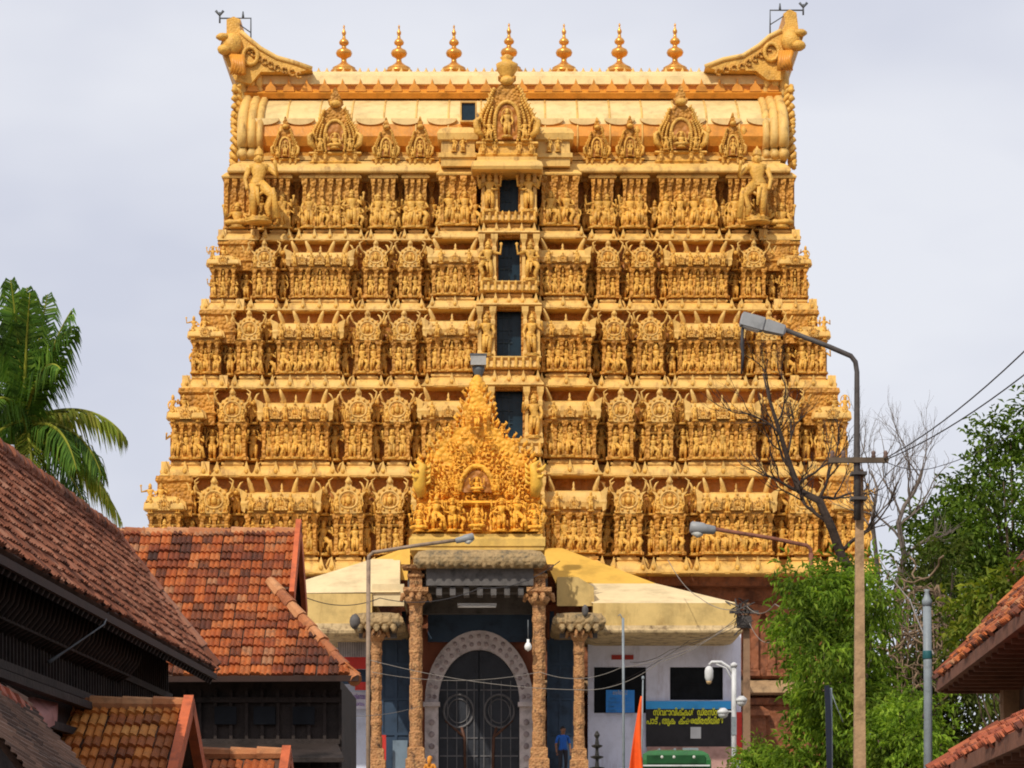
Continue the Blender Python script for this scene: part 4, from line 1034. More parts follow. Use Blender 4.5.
text('സ്വഭാവിക്കൾ  ഡ്രസ്സ്', .42, YS-.02, 687, 712.6, SIGNY, 'lettering', sg, .01, 'CENTER', 68*YS/F, .010).scale.z = .8
text('പാട് , തുക  ക്ഷേത്രത്തിൽ', .42, YS-.02, 685, 721.2, SIGNY, 'lettering', sg, .01, 'CENTER', 77*YS/F, .010).scale.z = .8
board(646, 731, 701, 709, YS, mat('sky_blue_strip', (.05, .38, .85), .5, .08, 2), 'blue_banner', None, 'narrow bright blue banner strip right above the black signboard', 'banner')
bb = board(606, 634.5, 690, 712.5, YS-.25, BLUEB, 'notice_board', None, 'square bright blue notice board in front of the left dark window', 'sign')
text('അറിയിപ്പ്', .2, YS-.27, 620, 693, WHITEP, 'lettering', bb, .005, 'CENTER', .55)
for k in range(4): text('ക്ഷേത്ര ദർശനം സമയം', .14, YS-.27, 620, 698.5+4*k, mat('faint_board_lettering', (.10, .34, .72), .6), 'lettering', bb, .004, 'CENTER', .85)
board(690.5, 701, 727, 738.5, YS-.03, WHITEP, 'paper_notice', None, 'small white paper notice stuck on the black board', 'notice', .02)
board(611.5, 633.5, 655, 659.5, YW-.05, mat('rust_red_lettering', (.36, .04, .03), .6), 'red_plate', None, 'thin red lettered plate on the lavender wall above the left window', 'sign', .04)
board(735, 742, 712, 760, YS-.1, REDP, 'red_panel', hall, None, None, .1)
b = MB(); b.box((PX(689, YW), YW-.1, PZ(764, YW)), (3.2, .16, 1.3), 0); build(b, 'lower_wall', PINKW, hall)

hall2 = tag(empty('side_hall', (PX(335, YW), 107, FLOOR_Z)), 'low hall with cream and yellow roof left of the porch behind the tiled house', 'building')
b = MB()
a0, a1, z0_, z1 = PX(262, YF), PX(372, YF), PZ(624, YF), PZ(593.5, YF)
b.add([(a0, YF, z0_), (a1, YF, z0_), (a1, YF, z1), (a0, YF, z1), (a0, YW+4, z0_), (a1, YW+4, z0_), (a1, YW+4, z1), (a0, YW+4, z1)], [(0,1,2,3),(1,5,6,2),(4,0,3,7),(0,4,5,1)], 0)
b.quad(W(262, 593.5, YF), W(400, 592, YF), W(400, 559, 104), W(372, 559, 104), m=1)
b.quad(W(262, 593.5, YF), W(372, 559, 104), W(372, 559, 104)+Vector((-.2, 5, 0)), W(262, 593.5, YF)+Vector((0, 8, 0)), m=1)
b.quad(W(372, 580, 103.0), W(410, 580, 103.0), W(410, 546, 104.5), W(372, 560, 104.5), m=2)
c = [W(372, 584, YF+.1), W(404, 584, YF+.1), W(404, 606, YF+.1), W(372, 606, YF+.1)]
b.add(c+[v+Vector((0, 3.5, 0)) for v in c], [(0,3,2,1),(0,1,5,4),(1,2,6,5)], 1)
build(b, 'roof', [YEL, CREAMR, ORNR], hall2)
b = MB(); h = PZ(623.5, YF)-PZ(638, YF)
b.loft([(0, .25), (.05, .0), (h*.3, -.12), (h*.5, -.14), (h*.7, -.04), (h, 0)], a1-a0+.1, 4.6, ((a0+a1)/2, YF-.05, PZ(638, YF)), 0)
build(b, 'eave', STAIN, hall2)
b = MB(); b.box((PX(320, YW), YW+.15, (FLOOR_Z+PZ(636, YW))/2), (PX(372)-PX(268), .3, PZ(636, YW)-FLOOR_Z), 0)
build(b, 'wall', mat('pale_blue_limewash', (.62, .66, .80), .8, .1, 1, .2, 8, dirt=(.4, .36, .42, .5), streak=.6), hall2)
b = MB(); x0_, x1_ = PX(338, 102), PX(368, 102)
for k in range(26): b.box((x0_+(x1_-x0_)*(k+.5)/26, 102+.03*(k % 2), PZ(647, 102)), ((x1_-x0_)/26, .05, .72), k % 2)
build(b, 'striped_curtain', [mat('grey_curtain', (.30, .28, .30), .8), mat('pale_curtain', (.50, .47, .48), .8)], hall2)
board(338, 369, 657, 669, 102, REDP, 'red_fascia', hall2)
board(338, 367, 669.5, 684, 102.6, NAVY, 'opening_shade_board', hall2)  # navy board paints the unlit inside of an opening
board(355, 367, 682, 690, 101.9, REDP, 'red_awning', hall2)
bn = board(343, 368, 692, 709, 103.9, mat('white_banner_cloth', (.66, .64, .76), .8, .06, 2), 'cloth_banner', None, 'white cloth banner with violet lettering on the pale wall left of the porch', 'banner', .03)
text('ശ്രീ പത്മനാഭ', .26, 103.87, 355, 697, mat('violet_lettering', (.18, .06, .36), .6), 'lettering', bn, .004, 'CENTER', .75)
text('ഉത്സവം', .2, 103.87, 355, 704, bpy.data.materials['violet_lettering'], 'lettering', bn, .004, 'CENTER', .7)
board(381, 386, 735, 768, 101.5, REDP, 'red_post', hall2)
# ---------------------------------------------------------------- clay tiled houses
def tilemat(name, ramp, rough=.75, grime=(.06, .035, .025), gamt=.5):
    m = bpy.data.materials.new(name); m.use_nodes = True; nt = m.node_tree; nt.nodes.clear()
    out = N(nt, 'ShaderNodeOutputMaterial'); p = N(nt, 'ShaderNodeBsdfPrincipled'); nt.links.new(p.outputs[0], out.inputs[0])
    p.inputs['Roughness'].default_value = rough; p.inputs['Specular IOR Level'].default_value = .25
    uv = N(nt, 'ShaderNodeUVMap'); wnz = N(nt, 'ShaderNodeTexWhiteNoise', noise_dimensions='2D'); nt.links.new(uv.outputs[0], wnz.inputs['Vector'])
    g = N(nt, 'ShaderNodeNewGeometry'); nz = N(nt, 'ShaderNodeTexNoise'); nz.inputs['Scale'].default_value = .9; nz.inputs['Detail'].default_value = 5
    nt.links.new(g.outputs['Position'], nz.inputs['Vector'])
    ad = N(nt, 'ShaderNodeMath', operation='MULTIPLY_ADD'); nt.links.new(nz.outputs['Fac'], ad.inputs[0]); ad.inputs[1].default_value = 1.3; ad.inputs[2].default_value = -.65
    a2 = N(nt, 'ShaderNodeMath', operation='ADD'); nt.links.new(wnz.outputs['Value'], a2.inputs[0]); nt.links.new(ad.outputs[0], a2.inputs[1])
    rp = N(nt, 'ShaderNodeValToRGB'); rp.color_ramp.elements.remove(rp.color_ramp.elements[0])
    rp.color_ramp.elements[0].position = ramp[0][0]; rp.color_ramp.elements[0].color = (*ramp[0][1], 1)
    for q, c in ramp[1:]: e = rp.color_ramp.elements.new(q); e.color = (*c, 1)
    nt.links.new(a2.outputs[0], rp.inputs[0])
    n3 = N(nt, 'ShaderNodeTexNoise'); n3.inputs['Scale'].default_value = 9; n3.inputs['Detail'].default_value = 5; nt.links.new(g.outputs['Position'], n3.inputs['Vector'])
    r3 = N(nt, 'ShaderNodeValToRGB'); r3.color_ramp.elements[0].position = .5; r3.color_ramp.elements[1].position = .7
    r3.color_ramp.elements[0].color = (0, 0, 0, 1); r3.color_ramp.elements[1].color = (gamt,)*3+(1,)
    nt.links.new(n3.outputs['Fac'], r3.inputs[0])
    mx = N(nt, 'ShaderNodeMix', data_type='RGBA'); nt.links.new(r3.outputs[0], mx.inputs[0]); nt.links.new(rp.outputs[0], mx.inputs[6]); mx.inputs[7].default_value = (*grime, 1)
    nt.links.new(mx.outputs[2], p.inputs['Base Color'])
    b = N(nt, 'ShaderNodeBump'); b.inputs['Strength'].default_value = .4; b.inputs['Distance'].default_value = .02; nt.links.new(n3.outputs['Fac'], b.inputs['Height']); nt.links.new(b.outputs[0], p.inputs['Normal'])
    return m
TILE_OR = tilemat('orange_clay_tile', [(0, (.05, .022, .016)), (.25, (.14, .04, .02)), (.40, (.26, .06, .022)), (.66, (.44, .105, .022)), (.92, (.52, .17, .05)), (1, (.36, .18, .09))])
TILE_BR = tilemat('dusty_brown_tile', [(0, (.09, .035, .022)), (.4, (.20, .065, .032)), (.75, (.31, .11, .06)), (1, (.34, .16, .10))], grime=(.09, .055, .04))
TILE_GR = tilemat('grey_lichen_tile', [(0, (.07, .05, .042)), (.5, (.20, .12, .085)), (1, (.32, .20, .14))], grime=(.17, .12, .09))
TILE_YO = tilemat('fresh_orange_tile', [(0, (.16, .05, .02)), (.2, (.30, .08, .025)), (.5, (.56, .17, .03)), (1, (.62, .28, .07))], gamt=.3)
TILE_RD = tilemat('dusty_red_tile', [(0, (.12, .035, .02)), (.4, (.36, .08, .035)), (1, (.46, .14, .06))], gamt=.3)
CAPT = tilemat('ridge_tile', [(0, (.26, .08, .035)), (.5, (.46, .17, .06)), (1, (.58, .30, .14))], gamt=.35)
WOODD = mat('old_dark_timber', (.030, .021, .018), .75, .3, 1.5, .3, 12, dirt=(.07, .05, .04, .5), streak=.7)
WOODM = mat('brown_rafter_timber', (.085, .045, .03), .7, .25, 2, .3, 12)
WOODE = mat('dark_red_eave_timber', (.035, .015, .010), .7, .2, 2)
BARGE = mat('red_painted_bargeboard', (.54, .12, .04), .65, .2, 2.0, .2, 8, dirt=(.16, .05, .03, .6))
DUST = mat('dusty_masonry', (.16, .12, .10), .85, .3, 1.0, .3, 6)

def inpoly(x, y, P):
    c = False; j = len(P)-1
    for i in range(len(P)):
        if (P[i][1] > y) != (P[j][1] > y) and x < (P[j][0]-P[i][0])*(y-P[i][1])/(P[j][1]-P[i][1])+P[i][0]: c = not c
        j = i
    return c
def tiled(O, U, V, poly, tw=.24, th=.33, seed=1, lift=.035, prof=.03, jag=.032):
    "clay tiles laid on the polygon (u,v) of the plane O + u U + v V; one slightly crooked piece per tile"
    mb = MB(); mb.fuv = {}; O = Vector(O); U = Vector(U).normalized(); V = Vector(V).normalized(); Nn = U.cross(V).normalized()
    r = random.Random(seed)
    us = [p[0] for p in poly]; vs = [p[1] for p in poly]
    j0, j1 = int(min(vs)/th)-1, int(max(vs)/th)+1; i0, i1 = int(min(us)/tw)-1, int(max(us)/tw)+1
    K = [0, .12, .28, .5, .62, .78, 1.0]; Hh = [-.3, 1, .8, -.3, 1, .8, -.3]
    for j in range(j0, j1+1):
        for i in range(i0, i1+1):
            u, v = i*tw+r.uniform(-jag, jag)*.5, j*th
            if not inpoly(u+tw/2, v+th/2, poly): continue
            dv = r.uniform(-jag, jag); tl = r.uniform(-.012, .012); lf = lift*r.uniform(.7, 1.35)
            lo, hi, dn = [], [], []; gp = .965
            for k, h in zip(K, Hh):
                uu = u+k*tw*gp
                lo.append(O+U*uu+V*(v+dv)+Nn*(lf+prof*h+tl*k)); hi.append(O+U*uu+V*(v+th*1.06)+Nn*(.004+prof*.8*h)); dn.append(O+U*uu+V*(v+dv+.004)+Nn*(-.01))
            n = len(K); f = []
            for k in range(n-1): f += [(k, k+1, n+k+1, n+k), (2*n+k, 2*n+k+1, k+1, k)]
            b = len(mb.f); mb.add(lo+hi+dn, f, 0, False)
            for q in range(len(f)): mb.fuv[b+q] = (i*.137+seed, j*.311)
    a = [O+U*p[0]+V*p[1]-Nn*.012 for p in poly]; c = [x-Nn*.06 for x in a]; m = len(a); b = len(mb.f)
    mb.add(a+c, [tuple(range(m)), tuple(range(m, 2*m))[::-1]]+[(k, k+m, (k+1) % m+m, (k+1) % m) for k in range(m)], 1, False)
    return mb
def caps(mb, A, B, r=.13, L=.40, m=0, seed=1):
    A, B = Vector(A), Vector(B); n = max(1, int((B-A).length/L)); rr = random.Random(seed)
    if not hasattr(mb, 'fuv'): mb.fuv = {}
    for k in range(n):
        p, q = A+(B-A)*(k/n), A+(B-A)*((k+1.08)/n); b = len(mb.f)
        o = Vector((rr.uniform(-.012, .012), rr.uniform(-.012, .012), rr.uniform(-.012, .012)))
        mb.tube([p+o, p+(q-p)*.1+o, q+o], [r*1.12, r*1.1, r*.88], 8, m, smooth=False)
        for f in range(b, len(mb.f)): mb.fuv[f] = (k*.213+seed*1.7, .77)
def bar(mb, a, b, w, h, m=0):
    "square timber from a to b"
    a, b = Vector(a), Vector(b); t = (b-a).normalized(); up = Vector((0, 0, 1))
    if abs(t.z) > .95: up = Vector((0, 1, 0))
    sd = t.cross(up).normalized(); up = sd.cross(t).normalized()
    vs = [p+sd*(i*w/2)+up*(k*h/2) for p in (a, b) for (i, k) in ((-1, -1), (1, -1), (1, 1), (-1, 1))]
    mb.add(vs, [(0,3,2,1),(4,5,6,7),(0,1,5,4),(1,2,6,5),(2,3,7,6),(3,0,4,7)], m)

# --- the long house on the left, its eave running away from the camera
dA = Vector((-.032, -1, 0)).normalized(); nA = Vector((1, -.032, 0)).normalized(); PA0 = Vector((-4.84, 45, 5.2))
def PA(t, off, z): return PA0+dA*t+nA*off+Vector((0, 0, z-5.2))
hA = tag(empty('long_house', PA(9, -2.5, 0)+Vector((0, 0, .6))), 'long dark timber house with a steep dusty brown tiled roof at the left edge', 'house')
pit = R(53.6); VA = (-nA*math.cos(pit)+Vector((0, 0, 1))*math.sin(pit))
mb = tiled(PA(22, 0, 5.2), -dA, VA, [(0, 0), (22, 0), (22, 2.74), (0, 2.74)], .24, .215, 3, .035, .022)
build(mb, 'roof', [TILE_BR, WOODM], hA)
VB = (nA*math.cos(pit)+Vector((0, 0, 1))*math.sin(pit)); q = PA(0, -3.4, 5.2)
mb = tiled(q, dA, VB, [(0, 0), (22, 0), (22, 2.85), (0, 2.85)], .5, .4, 4)
build(mb, 'rear_roof', [TILE_BR, WOODM], hA)
mb = MB(); caps(mb, PA(22, -1.63, 7.39), PA(0, -1.63, 7.39), .13, .38, 0, 2); build(mb, 'ridge', TILE_BR, hA)
mb = MB(); caps(mb, PA(0, .0, 5.25), PA(0, -1.63, 7.39), .09, .38, 0, 5); build(mb, 'verge', TILE_BR, hA)
mb = MB(); bar(mb, PA(22, -.02, 5.06), PA(-.05, -.02, 5.09), .05, .10); build(mb, 'eave_board', WOODE, hA)
mb = MB()
mb.add([PA(22, -.06, 5.1), PA(0, -.06, 5.1), PA(0, -.75, 5.35), PA(22, -.75, 5.35)], [(0, 1, 2, 3)], 0)
for k in range(74): bar(mb, PA(.2+.3*k, -.05, 5.0), PA(.2+.3*k, -.78, 5.42), .07, .1)
build(mb, 'rafters', WOODD, hA)
mb = MB()
mb.add([PA(22, -.8, 0), PA(.15, -.8, 0), PA(.15, -.8, 5.6), PA(22, -.8, 5.6)], [(0, 1, 2, 3)], 0)
mb.add([PA(.15, -.8, 0), PA(.15, -2.6, 0), PA(.15, -2.6, 5.6), PA(.15, -1.69, 7.3), PA(.15, -.8, 5.6)], [(0, 1, 2, 3, 4)], 0)
mb.add([PA(21.6, -.8, 0), PA(21.6, -2.6, 0), PA(21.6, -2.6, 5.6), PA(21.6, -1.63, 7.25), PA(21.6, -.8, 5.6)], [(4, 3, 2, 1, 0)], 0)
mb.add([PA(22, -2.6, 0), PA(.15, -2.6, 0), PA(.15, -2.6, 5.6), PA(22, -2.6, 5.6)], [(0, 1, 2, 3)][::-1], 0)
for k in range(110): bar(mb, PA(.3+.2*k, -.77, 4.1), PA(.3+.2*k, -.77, 5.3), .06, .05)
for z, w, off in ((4.07, .14, -.60), (4.22, .08, -.68), (4.75, .08, -.74), (3.7, .1, -.7)): bar(mb, PA(22, off, z), PA(.1, off, z), w, .10)
build(mb, 'wall', WOODD, hA)
mb = MB()
for k in range(58):
    t = 5.0+.26*k
    mb.tube([PA(t, -.77, 4.62), PA(t, -.60, 4.72), PA(t, -.45, 4.9), PA(t, -.40, 5.12)], [.03, .035, .035, .03], 5, 0)
    mb.tube([PA(t, -.77, 4.85), PA(t, -.66, 4.9), PA(t, -.6, 5.1)], .02, 4, 0)
for z in (4.72, 4.95): bar(mb, PA(20.2, -.58, z), PA(4.8, -.58, z), .03, .03)
build(mb, 'slatted_screen', WOODD, hA)
mb = MB(); mb.tube([PA(9.6, -.04, 5.2), PA(10.3, .02, 4.95), PA(10.9, -.3, 4.6), PA(11.2, -.5, 4.4)], [.012, .012, .012, .03], 5, 0)
tag(build(mb, 'cable', IRON, None, PA(10, 0, 5)), 'thin cable hanging loose from the eave of the long dark house', 'cable')

# --- the gabled house behind it, roof facing the camera
YB0 = 52.0; eB = 5.66; pB = math.atan(.9); LB = 3.57/math.cos(pB)
hB = tag(empty('gabled_house', (-6, 55.5, 1.2)), 'dark timber house with a bright orange tiled gable roof below the golden tower', 'house')
VBf = Vector((0, math.cos(pB), math.sin(pB)))
mb = tiled((-10, YB0, eB), (1, 0, 0), VBf, [(0, 0), (7.08, 0), (5.25, .58*LB), (5.60, .58*LB), (5.63, LB), (0, LB)], .21, .285, 11, .042, .032)
build(mb, 'roof', [TILE_OR, WOODM], hB)
mb = tiled((-4.3, 2*55.57-YB0, eB), (-1, 0, 0), Vector((0, -math.cos(pB), math.sin(pB))), [(0, 0), (5.7, 0), (5.7, LB), (0, LB)], .4, .4, 12); build(mb, 'rear_roof', [TILE_OR, WOODM], hB)
ang = math.atan2(.58*LB*math.sin(pB), 1.83)
mb = tiled((-2.92, YB0+.05, eB), (0, 1, 0), Vector((-math.cos(ang), 0, math.sin(ang))), [(0, 0), (.5, 0), (2.5, 2.6), (2.1, 2.6)], .25, .33, 13); build(mb, 'hip_roof', [TILE_OR, WOODM], hB)
mb = MB(); caps(mb, (-10, 55.57, 8.80), (-4.36, 55.57, 8.80), .12, .42, 0, 4); build(mb, 'ridge', CAPT, hB)
hp0 = Vector((-2.96, YB0+.02, eB-.10)); hp1 = Vector((-4.76, YB0+.60*3.57, eB+.60*3.21+.08))
mb = MB(); caps(mb, hp0, hp1, .12, .40, 0, 6); build(mb, 'hip_ridge', CAPT, hB)
mb = MB()
bar(mb, (-4.31, YB0+.52*3.57, eB+.52*3.21+.0), (-4.31, 55.6, 8.98), .10, .30); bar(mb, (-4.31, 55.54, 8.98), (-4.31, 2*55.57-YB0-.52*3.57, eB+.52*3.21), .10, .30)
build(mb, 'bargeboard', BARGE, hB)
mb = MB(); mb.add([(-4.72, 53.9, eB+1.5), (-4.72, 57.2, eB+1.5), (-4.72, 55.57, 8.85)], [(0, 1, 2)], 0); build(mb, 'gable_wall', WOODD, hB)
mb = MB(); bar(mb, (-10, YB0-.02, eB-.09), (-2.9, YB0-.02, eB-.06), .06, .11); build(mb, 'eave_board', WOODE, hB)
mb = MB()
xw = -3.30; mb.box(((-10+xw)/2, 55.6, 3.4), (xw+10, 5.4, 4.5), 0)
for k in range(22): mb.box((-9.6+.3*k, 52.86, 4.7), (.06, .08, 1.5), 0)
for z in (3.9, 4.45, 5.25): mb.box(((-10+xw)/2, 52.83, z), (xw+10, .12, .10), 0)
for x in (-4.0, -4.75, -5.5): mb.box((x, 52.80, 4.95), (.42, .05, .34), 1)
build(mb, 'wall', [WOODD, WINB], hB)
mb = MB(); mb.add([(-10, 51.6, 4.08), (-3.15, 51.6, 4.08), (-3.35, 52.8, 4.42), (-10, 52.8, 4.42), (-10, 51.6, 4.0), (-3.15, 51.6, 4.0), (-3.35, 52.8, 4.3), (-10, 52.8, 4.3)], [(0,1,2,3),(4,7,6,5),(0,4,5,1),(1,5,6,2)], 0); build(mb, 'lower_eave', WOODD, hB)

# --- three low tiled porches in front
def porch_roof(px1, Y, py, xleft, drop, name, label, tm, seed, verge=True, pitch=30):
    s = Y/F; xr_ = (px1-512)*s; z = (HY-py)*s+CZ; L = drop
    h = tag(empty(name, (xr_-.8, Y-.6, max(.5, gz(Y)))), label, 'porch roof', 'low tiled porches along the dark house')
    V = Vector((0, math.cos(R(pitch)), math.sin(R(pitch)))); O = Vector((xleft, Y, z))-V*L
    build(tiled(O, (1, 0, 0), V, [(0, 0), (xr_-xleft, 0), (xr_-xleft, L), (0, L)], .235, .33, seed, .04, .034), 'roof', [tm, WOODM], h)
    V2 = Vector((0, -math.cos(R(pitch)), math.sin(R(pitch)))); O2 = Vector((xr_, Y, z))-V2*L
    build(tiled(O2, (-1, 0, 0), V2, [(0, 0), (xr_-xleft, 0), (xr_-xleft, L), (0, L)], .3, .36, seed+1), 'rear_roof', [tm, WOODM], h)
    m_ = MB(); caps(m_, (xleft, Y, z+.05), (xr_, Y, z+.05), .10, .36, 0, seed); build(m_, 'ridge', CAPT if tm is not TILE_GR else TILE_GR, h)
    if verge:
        m_ = MB(); a = Vector((xr_+.04, Y, z+.03)); bar(m_, a-V*(L+.05), a+V*.04+Vector((0, 0, .03)), .13, .22); bar(m_, a-V2*(L+.05), a, .13, .22); build(m_, 'bargeboard', BARGE, h)
    m_ = MB(); zb = z-L*math.sin(R(pitch)); w = L*math.cos(R(pitch))-.25
    m_.add([(xr_-.3, Y-w, zb+.05), (xr_-.3, Y+w, zb+.05), (xr_-.3, Y, z-.1)], [(0, 1, 2)], 0); 
    for yy in (Y-w, Y+w): m_.box((xr_-.35, yy, (zb+gz(Y))/2), (.14, .14, zb-gz(Y)), 0)
    build(m_, 'gable_frame', WOODD, h)
    return h
porch_roof(186, 37.0, 708, -6.1, 2.2, 'tiled_porch', 'small orange tiled gable porch with a red bargeboard before the long dark house', TILE_YO, 21)
porch_roof(284, 41.0, 757, -5.4, 1.8, 'tiled_porch', 'low tiled porch roof showing only its ridge, farther along the dark house wall', TILE_OR, 31)
c0, c1, c2, c3 = W(-60, 660, 27.5), W(20, 699, 31.0), W(84, 775, 30.0), W(-60, 860, 26)
Uc = (c2-c1).normalized(); Nc = Uc.cross(c0-c1).normalized(); Vc = Nc.cross(Uc)
hC = tag(empty('low_house', (-5.6, 29, .5)), 'low house with a grey lichen covered tiled roof in the bottom left corner', 'house')
if Nc.z < 0: Uc = -Uc
poly = [((p-c1).dot(Uc), (p-c1).dot(Nc.cross(Uc) if Nc.z > 0 else (-Nc).cross(Uc))) for p in (c0, c1, c2, c3)]
build(tiled(c1, Uc, (Nc if Nc.z > 0 else -Nc).cross(Uc), poly, .26, .34, 41, .04, .03), 'roof', [TILE_GR, WOODM], hC)
mb = MB(); caps(mb, W(-50, 664, 27.5), W(34, 722, 31.2), .13, .4, 0, 42); build(mb, 'ridge', mat('red_cement_ridge', (.40, .12, .07), .8, .25, 3, .3, 9, dirt=(.16, .08, .06, .6)), hC)
mb = MB(); a = [W(4, 690, 33), W(58, 703, 35.6), W(57, 716, 35.2), W(36, 726, 33), W(10, 712, 31.5)]; mb.add(a+[v-Vector((0, 0, .1)) for v in a], [(4,3,2,1,0)]+[(k, (k+1) % 5, (k+1) % 5+5, k+5) for k in range(5)], 0); build(mb, 'pink_canopy', mat('faded_pink_sheet', (.38, .18, .16), .8, .2, 3), hC)
mb = MB(); mb.box((-6.2, 28.8, 1.6), (1.4, 4, 2.6), 0); build(mb, 'wall', DUST, hC)

# --- tiled houses at the right edge, their eaves running away from the camera like the long house opposite
def right_house(px, py, Yfar, Ynear, a, pitch, run, label, name, tm, seed, wall=1.0, soff=.08):
    s = Yfar/F; x = (px-512)*s; z = (HY-py)*s+CZ
    d = Vector((-a, -1, 0)).normalized(); n = Vector((-d.y, d.x, 0)); L = Yfar-Ynear; up = Vector((0, 0, 1))
    P0 = Vector((x, Yfar, z)); V = n*math.cos(R(pitch))+up*math.sin(R(pitch))
    P = lambda t, off, h=0: P0+d*t+n*off+up*h
    h = tag(empty(name, (P(L/2, 3)).xy.to_3d()+up*gz(Yfar-L/2)), label, 'house')
    build(tiled(P0, d, V, [(0, 0), (L, 0), (L, run), (0, run)], .24, .30, seed, .05, .04, .05), 'roof', [tm, WOODM], h)
    m_ = MB(); caps(m_, P(0, .02, .03), P(0, .02, .03)+V*run, .10, .30, 0, seed); build(m_, 'verge', tm, h)
    br = mat(name+'_brown_soffit', (.20, .085, .05), .75, .2, 2, .3, 10, dirt=(.08, .04, .025, .6))
    m_ = MB(); zs_ = -soff-.06
    m_.add([P(0, .02, zs_), P(L, .02, zs_), P(L, wall+.05, zs_), P(0, wall+.05, zs_)], [(0, 1, 2, 3)], 0)
    bar(m_, P(0, .0, -soff), P(L, .0, -soff), .05, .14); bar(m_, P(.03, .03, zs_+.03), P(.03, wall, zs_+.03), .06, .12)
    for k in range(int(L/.6)): bar(m_, P(.3+.6*k, .05, zs_-.03), P(.3+.6*k, wall, zs_-.03), .07, .06)
    build(m_, 'soffit', br, h)
    m_ = MB(); w2 = run*math.cos(R(pitch)); zt = run*math.sin(R(pitch)); g0 = gz(Yfar-L/2)
    q = [P(.3, wall, 0), P(L, wall, 0), P(L, 2*w2, 0), P(.3, 2*w2, 0)]
    lo = [Vector((p.x, p.y, g0-.3)) for p in q]; hi = [p+up*(zs_+.01) for p in q]
    m_.add(lo+hi, [(0,1,5,4),(1,2,6,5),(2,3,7,6),(3,0,4,7)], 0)
    m_.add([P(.28, .1, zs_), P(.28, 2*w2, zs_), P(.28, w2, zt-.1)], [(0, 1, 2)], 0)
    bar(m_, Vector((P(.5, wall-.08).x, P(.5, wall-.08).y, g0)), P(.5, wall-.08, zs_), .26, .26, 1)
    build(m_, 'wall', [DUST, mat(name+'_tan_plaster', (.44, .27, .15), .8, .2, 2)], h)
    V2 = -n*math.cos(R(pitch))+up*math.sin(R(pitch))
    build(tiled(P(L, 2*w2), -d, V2, [(0, 0), (L, 0), (L, run), (0, run)], .4, .4, seed+1), 'rear_roof', [tm, WOODM], h)
    return h
right_house(938, 680, 36, 18, .06, 47, 3.0, 'tiled house at the right edge with an orange eave corner above a brown soffit', 'eave_house', TILE_OR, 51, .98)
right_house(929, 777, 30, 17, .068, 34, .9, 'low red tiled lean-to in the bottom right corner with blue sheeting under it', 'lean_to', TILE_RD, 61, .8, .05)
right_house(1007, 580, 50, 38, .05, 52, 3.2, 'tall tiled roof just showing at the right edge behind the leafy bush', 'tiled_house', TILE_OR, 71, .8)
b = MB()
for k in range(8):
    for j in range(5): b.v.append((4.25+.07*k+.02*math.sin(j*2), 25.6+.12*math.sin(k*1.3+j), 2.86-.14*j+.03*math.sin(k*1.7)))
for k in range(7):
    for j in range(4): b.f.append((k*5+j, k*5+j+1, k*5+j+6, k*5+j+5)); b.m.append(0); b.s.append(True)
tp = build(b, 'tarpaulin', mat('blue_tarpaulin', (.02, .17, .42), .45, .12, 3), None, (4.5, 25.6, 2.3)); tag(tp, 'crumpled bright blue tarpaulin hung under the low red roof', 'tarpaulin')
sol = tp.modifiers.new('thick', 'SOLIDIFY'); sol.thickness = .012
# ---------------------------------------------------------------- trees, palm, bushes, bare branches
def leafmat(name, cols, trans=.35):
    m = bpy.data.materials.new(name); m.use_nodes = True; nt = m.node_tree; nt.nodes.clear()
    out = N(nt, 'ShaderNodeOutputMaterial'); uv = N(nt, 'ShaderNodeUVMap'); wz = N(nt, 'ShaderNodeTexWhiteNoise', noise_dimensions='2D')
    nt.links.new(uv.outputs[0], wz.inputs['Vector']); rp = N(nt, 'ShaderNodeValToRGB'); rp.color_ramp.elements.remove(rp.color_ramp.elements[0])
    rp.color_ramp.elements[0].position = 0; rp.color_ramp.elements[0].color = (*cols[0], 1)
    for k, c in enumerate(cols[1:]): e = rp.color_ramp.elements.new((k+1)/(len(cols)-1)); e.color = (*c, 1)
    nt.links.new(wz.outputs['Value'], rp.inputs[0])
    gp_ = N(nt, 'ShaderNodeNewGeometry'); nz = N(nt, 'ShaderNodeTexNoise'); nz.inputs['Scale'].default_value = 1.0; nz.inputs['Detail'].default_value = 2; nt.links.new(gp_.outputs['Position'], nz.inputs['Vector'])
    mr = N(nt, 'ShaderNodeMapRange'); mr.inputs['From Min'].default_value = .36; mr.inputs['From Max'].default_value = .62; mr.inputs['To Min'].default_value = .42; mr.inputs['To Max'].default_value = 1.2; nt.links.new(nz.outputs['Fac'], mr.inputs[0])
    hv = N(nt, 'ShaderNodeHueSaturation'); nt.links.new(mr.outputs[0], hv.inputs['Value']); nt.links.new(rp.outputs[0], hv.inputs['Color'])
    p = N(nt, 'ShaderNodeBsdfPrincipled'); p.inputs['Roughness'].default_value = .68; p.inputs['Specular IOR Level'].default_value = .15; nt.links.new(hv.outputs[0], p.inputs['Base Color'])
    t = N(nt, 'ShaderNodeBsdfTranslucent'); g = N(nt, 'ShaderNodeMix', data_type='RGBA', blend_type='MULTIPLY'); g.inputs[0].default_value = 1; g.inputs[7].default_value = (1.5, 1.6, .5, 1)
    nt.links.new(hv.outputs[0], g.inputs[6]); nt.links.new(g.outputs[2], t.inputs['Color'])
    mx = N(nt, 'ShaderNodeMixShader'); mx.inputs[0].default_value = trans; nt.links.new(p.outputs[0], mx.inputs[1]); nt.links.new(t.outputs[0], mx.inputs[2]); nt.links.new(mx.outputs[0], out.inputs[0])
    return m
LEAF_NEEM = leafmat('bright_neem_leaf', [(.06, .12, .014), (.13, .225, .022), (.22, .33, .035), (.32, .42, .05)])
LEAF_DARK = leafmat('dark_broad_leaf', [(.035, .07, .011), (.08, .145, .018), (.14, .22, .028), (.23, .31, .05)])
